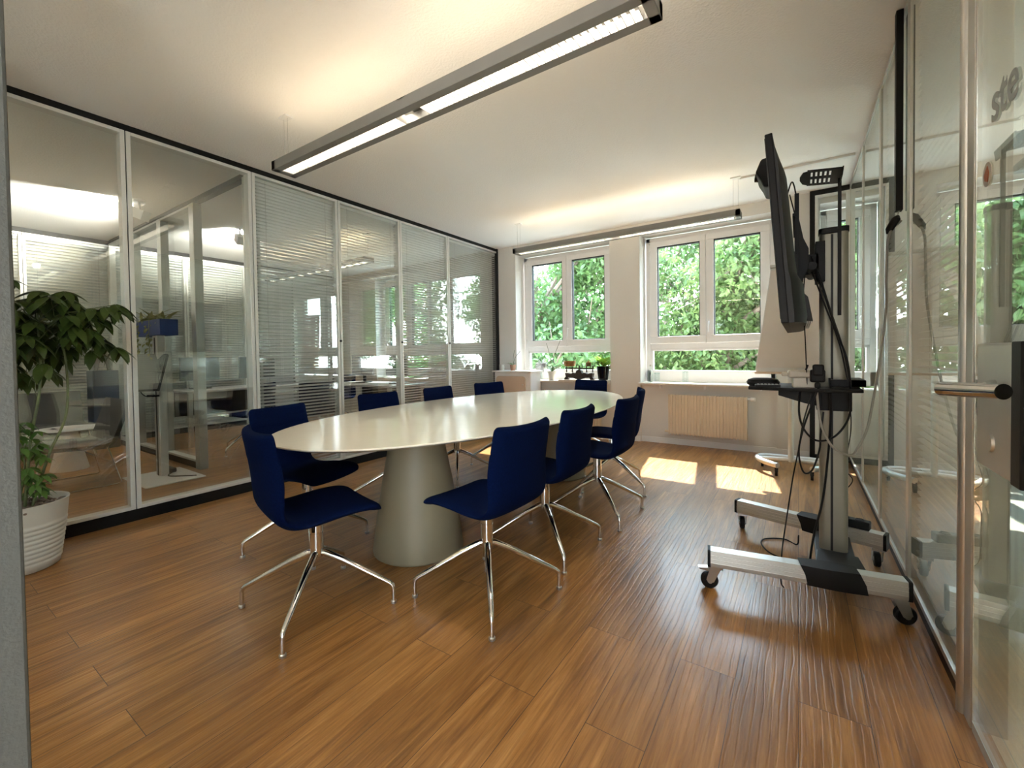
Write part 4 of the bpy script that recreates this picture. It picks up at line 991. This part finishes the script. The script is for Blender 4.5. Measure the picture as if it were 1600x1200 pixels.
def lounge(loc, rz, label):
    root = thing('lounge_chair', label, 'lounge chair', loc, rz, group='grey felt lounge chairs')
    prof = catmull([(0, .30, .385), (0, .22, .395), (0, -.15, .375), (0, -.24, .385), (0, -.29, .44), (0, -.40, .78)], 4)
    t = [Vector((x, p.y, p.z)) for p in prof for x in (-.33, .33)]
    vs = []; k = len(prof)
    for i, p in enumerate(prof):
        tg = (prof[min(i+1, k-1)]-prof[max(i-1, 0)]).normalized(); nr = Vector((0, tg.z, -tg.y))
        for x, s in ((-.33, 1), (.33, 1), (.33, -1), (-.33, -1)): vs.append(Vector((x, p.y, p.z))+nr*.018*s)
    fs = [(i*4+j, i*4+(j+1) % 4, i*4+4+(j+1) % 4, i*4+4+j) for i in range(k-1) for j in range(4)]+[(3, 2, 1, 0), tuple((k-1)*4+j for j in range(4))]
    MB().add(vs, fs).build('felt_shell', 'grey_fabric', root, angle=50, bevel=.008)
    for s in (-1, 1):
        MB().tube([(s*.27, .20, .37), (s*.33, .24, .02), (s*.33, .22, .009), (s*.33, -.30, .009), (s*.33, -.32, .02), (s*.27, -.24, .37)], .007, 8).build('sled_leg', 'chrome', root)
lounge((-5.60, 1.02, 0), R(180), 'grey felt lounge chair on a chrome sled frame nearest the glass')
lounge((-7.2, 1.22, 0), R(-90), 'grey felt lounge chair behind the small white side table')
def statue():
    root = thing('plinth', 'dark grey plinth under the statue', 'plinth', (-7.66, 1.79, 0))
    MB().bx(-.14, .14, -.13, .13, .01, 1.03).bx(-.12, .12, -.12, .12, 0, .01).build('block', 'bluegrey', root, smooth=False, bevel=.006)
    s = thing('statue', 'small grey abstract standing figure on the plinth', 'statue', (-7.66, 1.79, 1.03))
    b = MB(); b.tube([(0, -.07, 0), (0, -.06, .10), (0, -.02, .20), (0, 0, .30)], [.022, .03, .045, .05], 12); b.tube([(0, .07, 0), (0, .06, .10), (0, .02, .20), (0, 0, .30)], [.022, .03, .045, .05], 12)
    b.tube([(0, 0, .26), (0, -.02, .36), (0, -.05, .42), (0, -.06, .47)], [.055, .06, .035, .012], 12); b.tube([(0, .02, .36), (0, .10, .28), (0, .16, .20)], [.03, .02, .010], 10)
    b.build('figure', 'bronze', s)
statue()
def office_desk(loc, rz, label, mons):
    root = thing('office_desk', label, 'desk', loc, rz, group='grey office desks behind the glass')
    MB().bx(-.8, .8, -.4, .4, .715, .74).build('desktop', 'desk', root, smooth=False, bevel=.003)
    for x in (-.75, .75):
        for y in (-.35, .35): MB().bx(x-.025, x+.025, y-.025, y+.025, 0, .715).build('leg', 'alu', root, smooth=False)
    MB().bx(-.7, .7, .30, .32, .35, .70).build('modesty_panel', 'darkgrey', root, smooth=False)
    for k, (mx, my, mr, ml) in enumerate(mons):
        p = Matrix.Rotation(rz, 4, 'Z') @ Vector((mx, my, 0))
        mo = thing('monitor', ml, 'monitor', (loc[0]+p.x, loc[1]+p.y, .74), rz+mr, group='grey monitors on the office desks')
        MB().bx(-.26, .26, -.018, .018, .12, .45).build('screen_case', 'screen', mo, smooth=False, bevel=.006)
        MB().bx(-.25, .25, -.0195, -.0175, .13, .44).build('display', 'blackgloss', mo, smooth=False)
        MB().bx(-.03, .03, .018, .035, .01, .3).bx(-.11, .11, -.07, .09, 0, .012).build('monitor_foot', 'darkgrey', mo, smooth=False)
office_desk((-6.95, 3.15, 0), R(90), 'grey office desk with monitors seen behind the second glass panel', [(-.45, .1, .1, 'monitor on the near end of the grey desk'), (.35, .12, -.15, 'monitor on the far end of the grey desk')])
office_desk((-5.55, 4.55, 0), R(0), 'grey office desk seen through the blinds of the fourth panel', [(-.4, .1, .05, 'monitor left on the desk behind the blinds'), (.4, .1, -.1, 'monitor right on the desk behind the blinds')])

# ------------------------------------------------------------------ outside
def blob(center, rad, n, rnd, mb, size, squash=(1, 1, 1), only=None):
    c = Vector(center)
    for i in range(int(n*1.7)):
        d = Vector((rnd.gauss(0, 1), rnd.gauss(0, 1), rnd.gauss(0, 1))).normalized()
        r = rad*(.35+.65*rnd.random()**.5)
        p = c+Vector((d.x*squash[0], d.y*squash[1], d.z*squash[2]))*r
        ld = Vector((rnd.gauss(0, 1), rnd.gauss(0, 1), rnd.gauss(-.5, .7))).normalized()
        s = size*rnd.uniform(.7, 1.3)
        mb.leaf(p, ld, (rnd.gauss(0, .5), rnd.gauss(0, .5), 1), s, s*.62, .25, 2)
def tree(x, y, base, h, crown, lmat, label, seed, n=560, size=.145):
    rnd = random.Random(seed)
    root = thing('tree', label, 'tree', (x, y, base))
    MB().tube([(0, 0, 0), (.1, .1, h*.35), (-.1, 0, h*.6), (.1, .1, h*.95)], [.22, .18, .13, .04], 10).build('trunk', 'bark', root)
    br = MB(); lf = MB()
    for (cx, cy, cz, r) in crown:
        z0 = min(max(cz-1.2, h*.25), h*.8)
        mid = Vector((cx*.5, cy*.5, (z0+cz)/2+.1))
        br.tube(catmull([(0, 0, z0), mid, (cx, cy, cz), (cx*1.15+.2, cy, cz+r*.7)], 4), [.07-.0045*i for i in range(13)], 6)
        for q in range(4): br.tube([(cx, cy, cz), (cx+rnd.gauss(0, r*.6), cy+rnd.gauss(0, r*.6), cz+rnd.gauss(0, r*.6))], [.02, .008], 5)
        blob((cx, cy, cz), r, int(n*r*r), rnd, lf, size, (1, .8, .85))
    br.build('branches', 'bark', root); lf.build('foliage', lmat, root, smooth=False, fix=False)
def crown(seed, k, sx, sy, z0, z1, r0=.7, r1=1.2, prune=None):
    rnd = random.Random(seed); out = []
    for i in range(k):
        out.append((rnd.uniform(-sx, sx), rnd.uniform(-sy, sy), rnd.uniform(z0, z1), rnd.uniform(r0, r1)))
    return out
G = -5.0
struct(B(-40, 40, D+.4, 60, G-.2, G).build('terrain_ground', 'ground', smooth=False), 'unseen ground below the windows, made pale to bounce light up', 'ground')
tree(-5.6, 9.6, G, 8.6, crown(1, 30, 2.4, 1.2, 3.2, 9.3), 'tree1', 'large green tree filling the left window', 21)
tree(-1.6, 12.2, G, 8.6, crown(2, 26, 2.2, 1.1, 3.4, 9.2), 'tree2', 'light green tree filling the right window', 22, n=760)
tree(-4.2, 17.5, G, 10.5, crown(6, 34, 5.2, 1.4, 3.4, 11.3, .9, 1.5), 'tree1', 'green tree standing farther back between the two windows', 25, n=330, size=.2)
tree(2.2, 9.6, G, 8.4, crown(3, 20, 1.8, 1.2, 3.2, 9.0), 'tree1', 'green tree beyond the narrow glass panel at the right', 23)
tree(-10.8, 12.2, G, 8.6, crown(4, 26, 2.6, 1.2, 3.0, 9.3), 'tree1', 'green tree outside on the far left', 24, n=620)
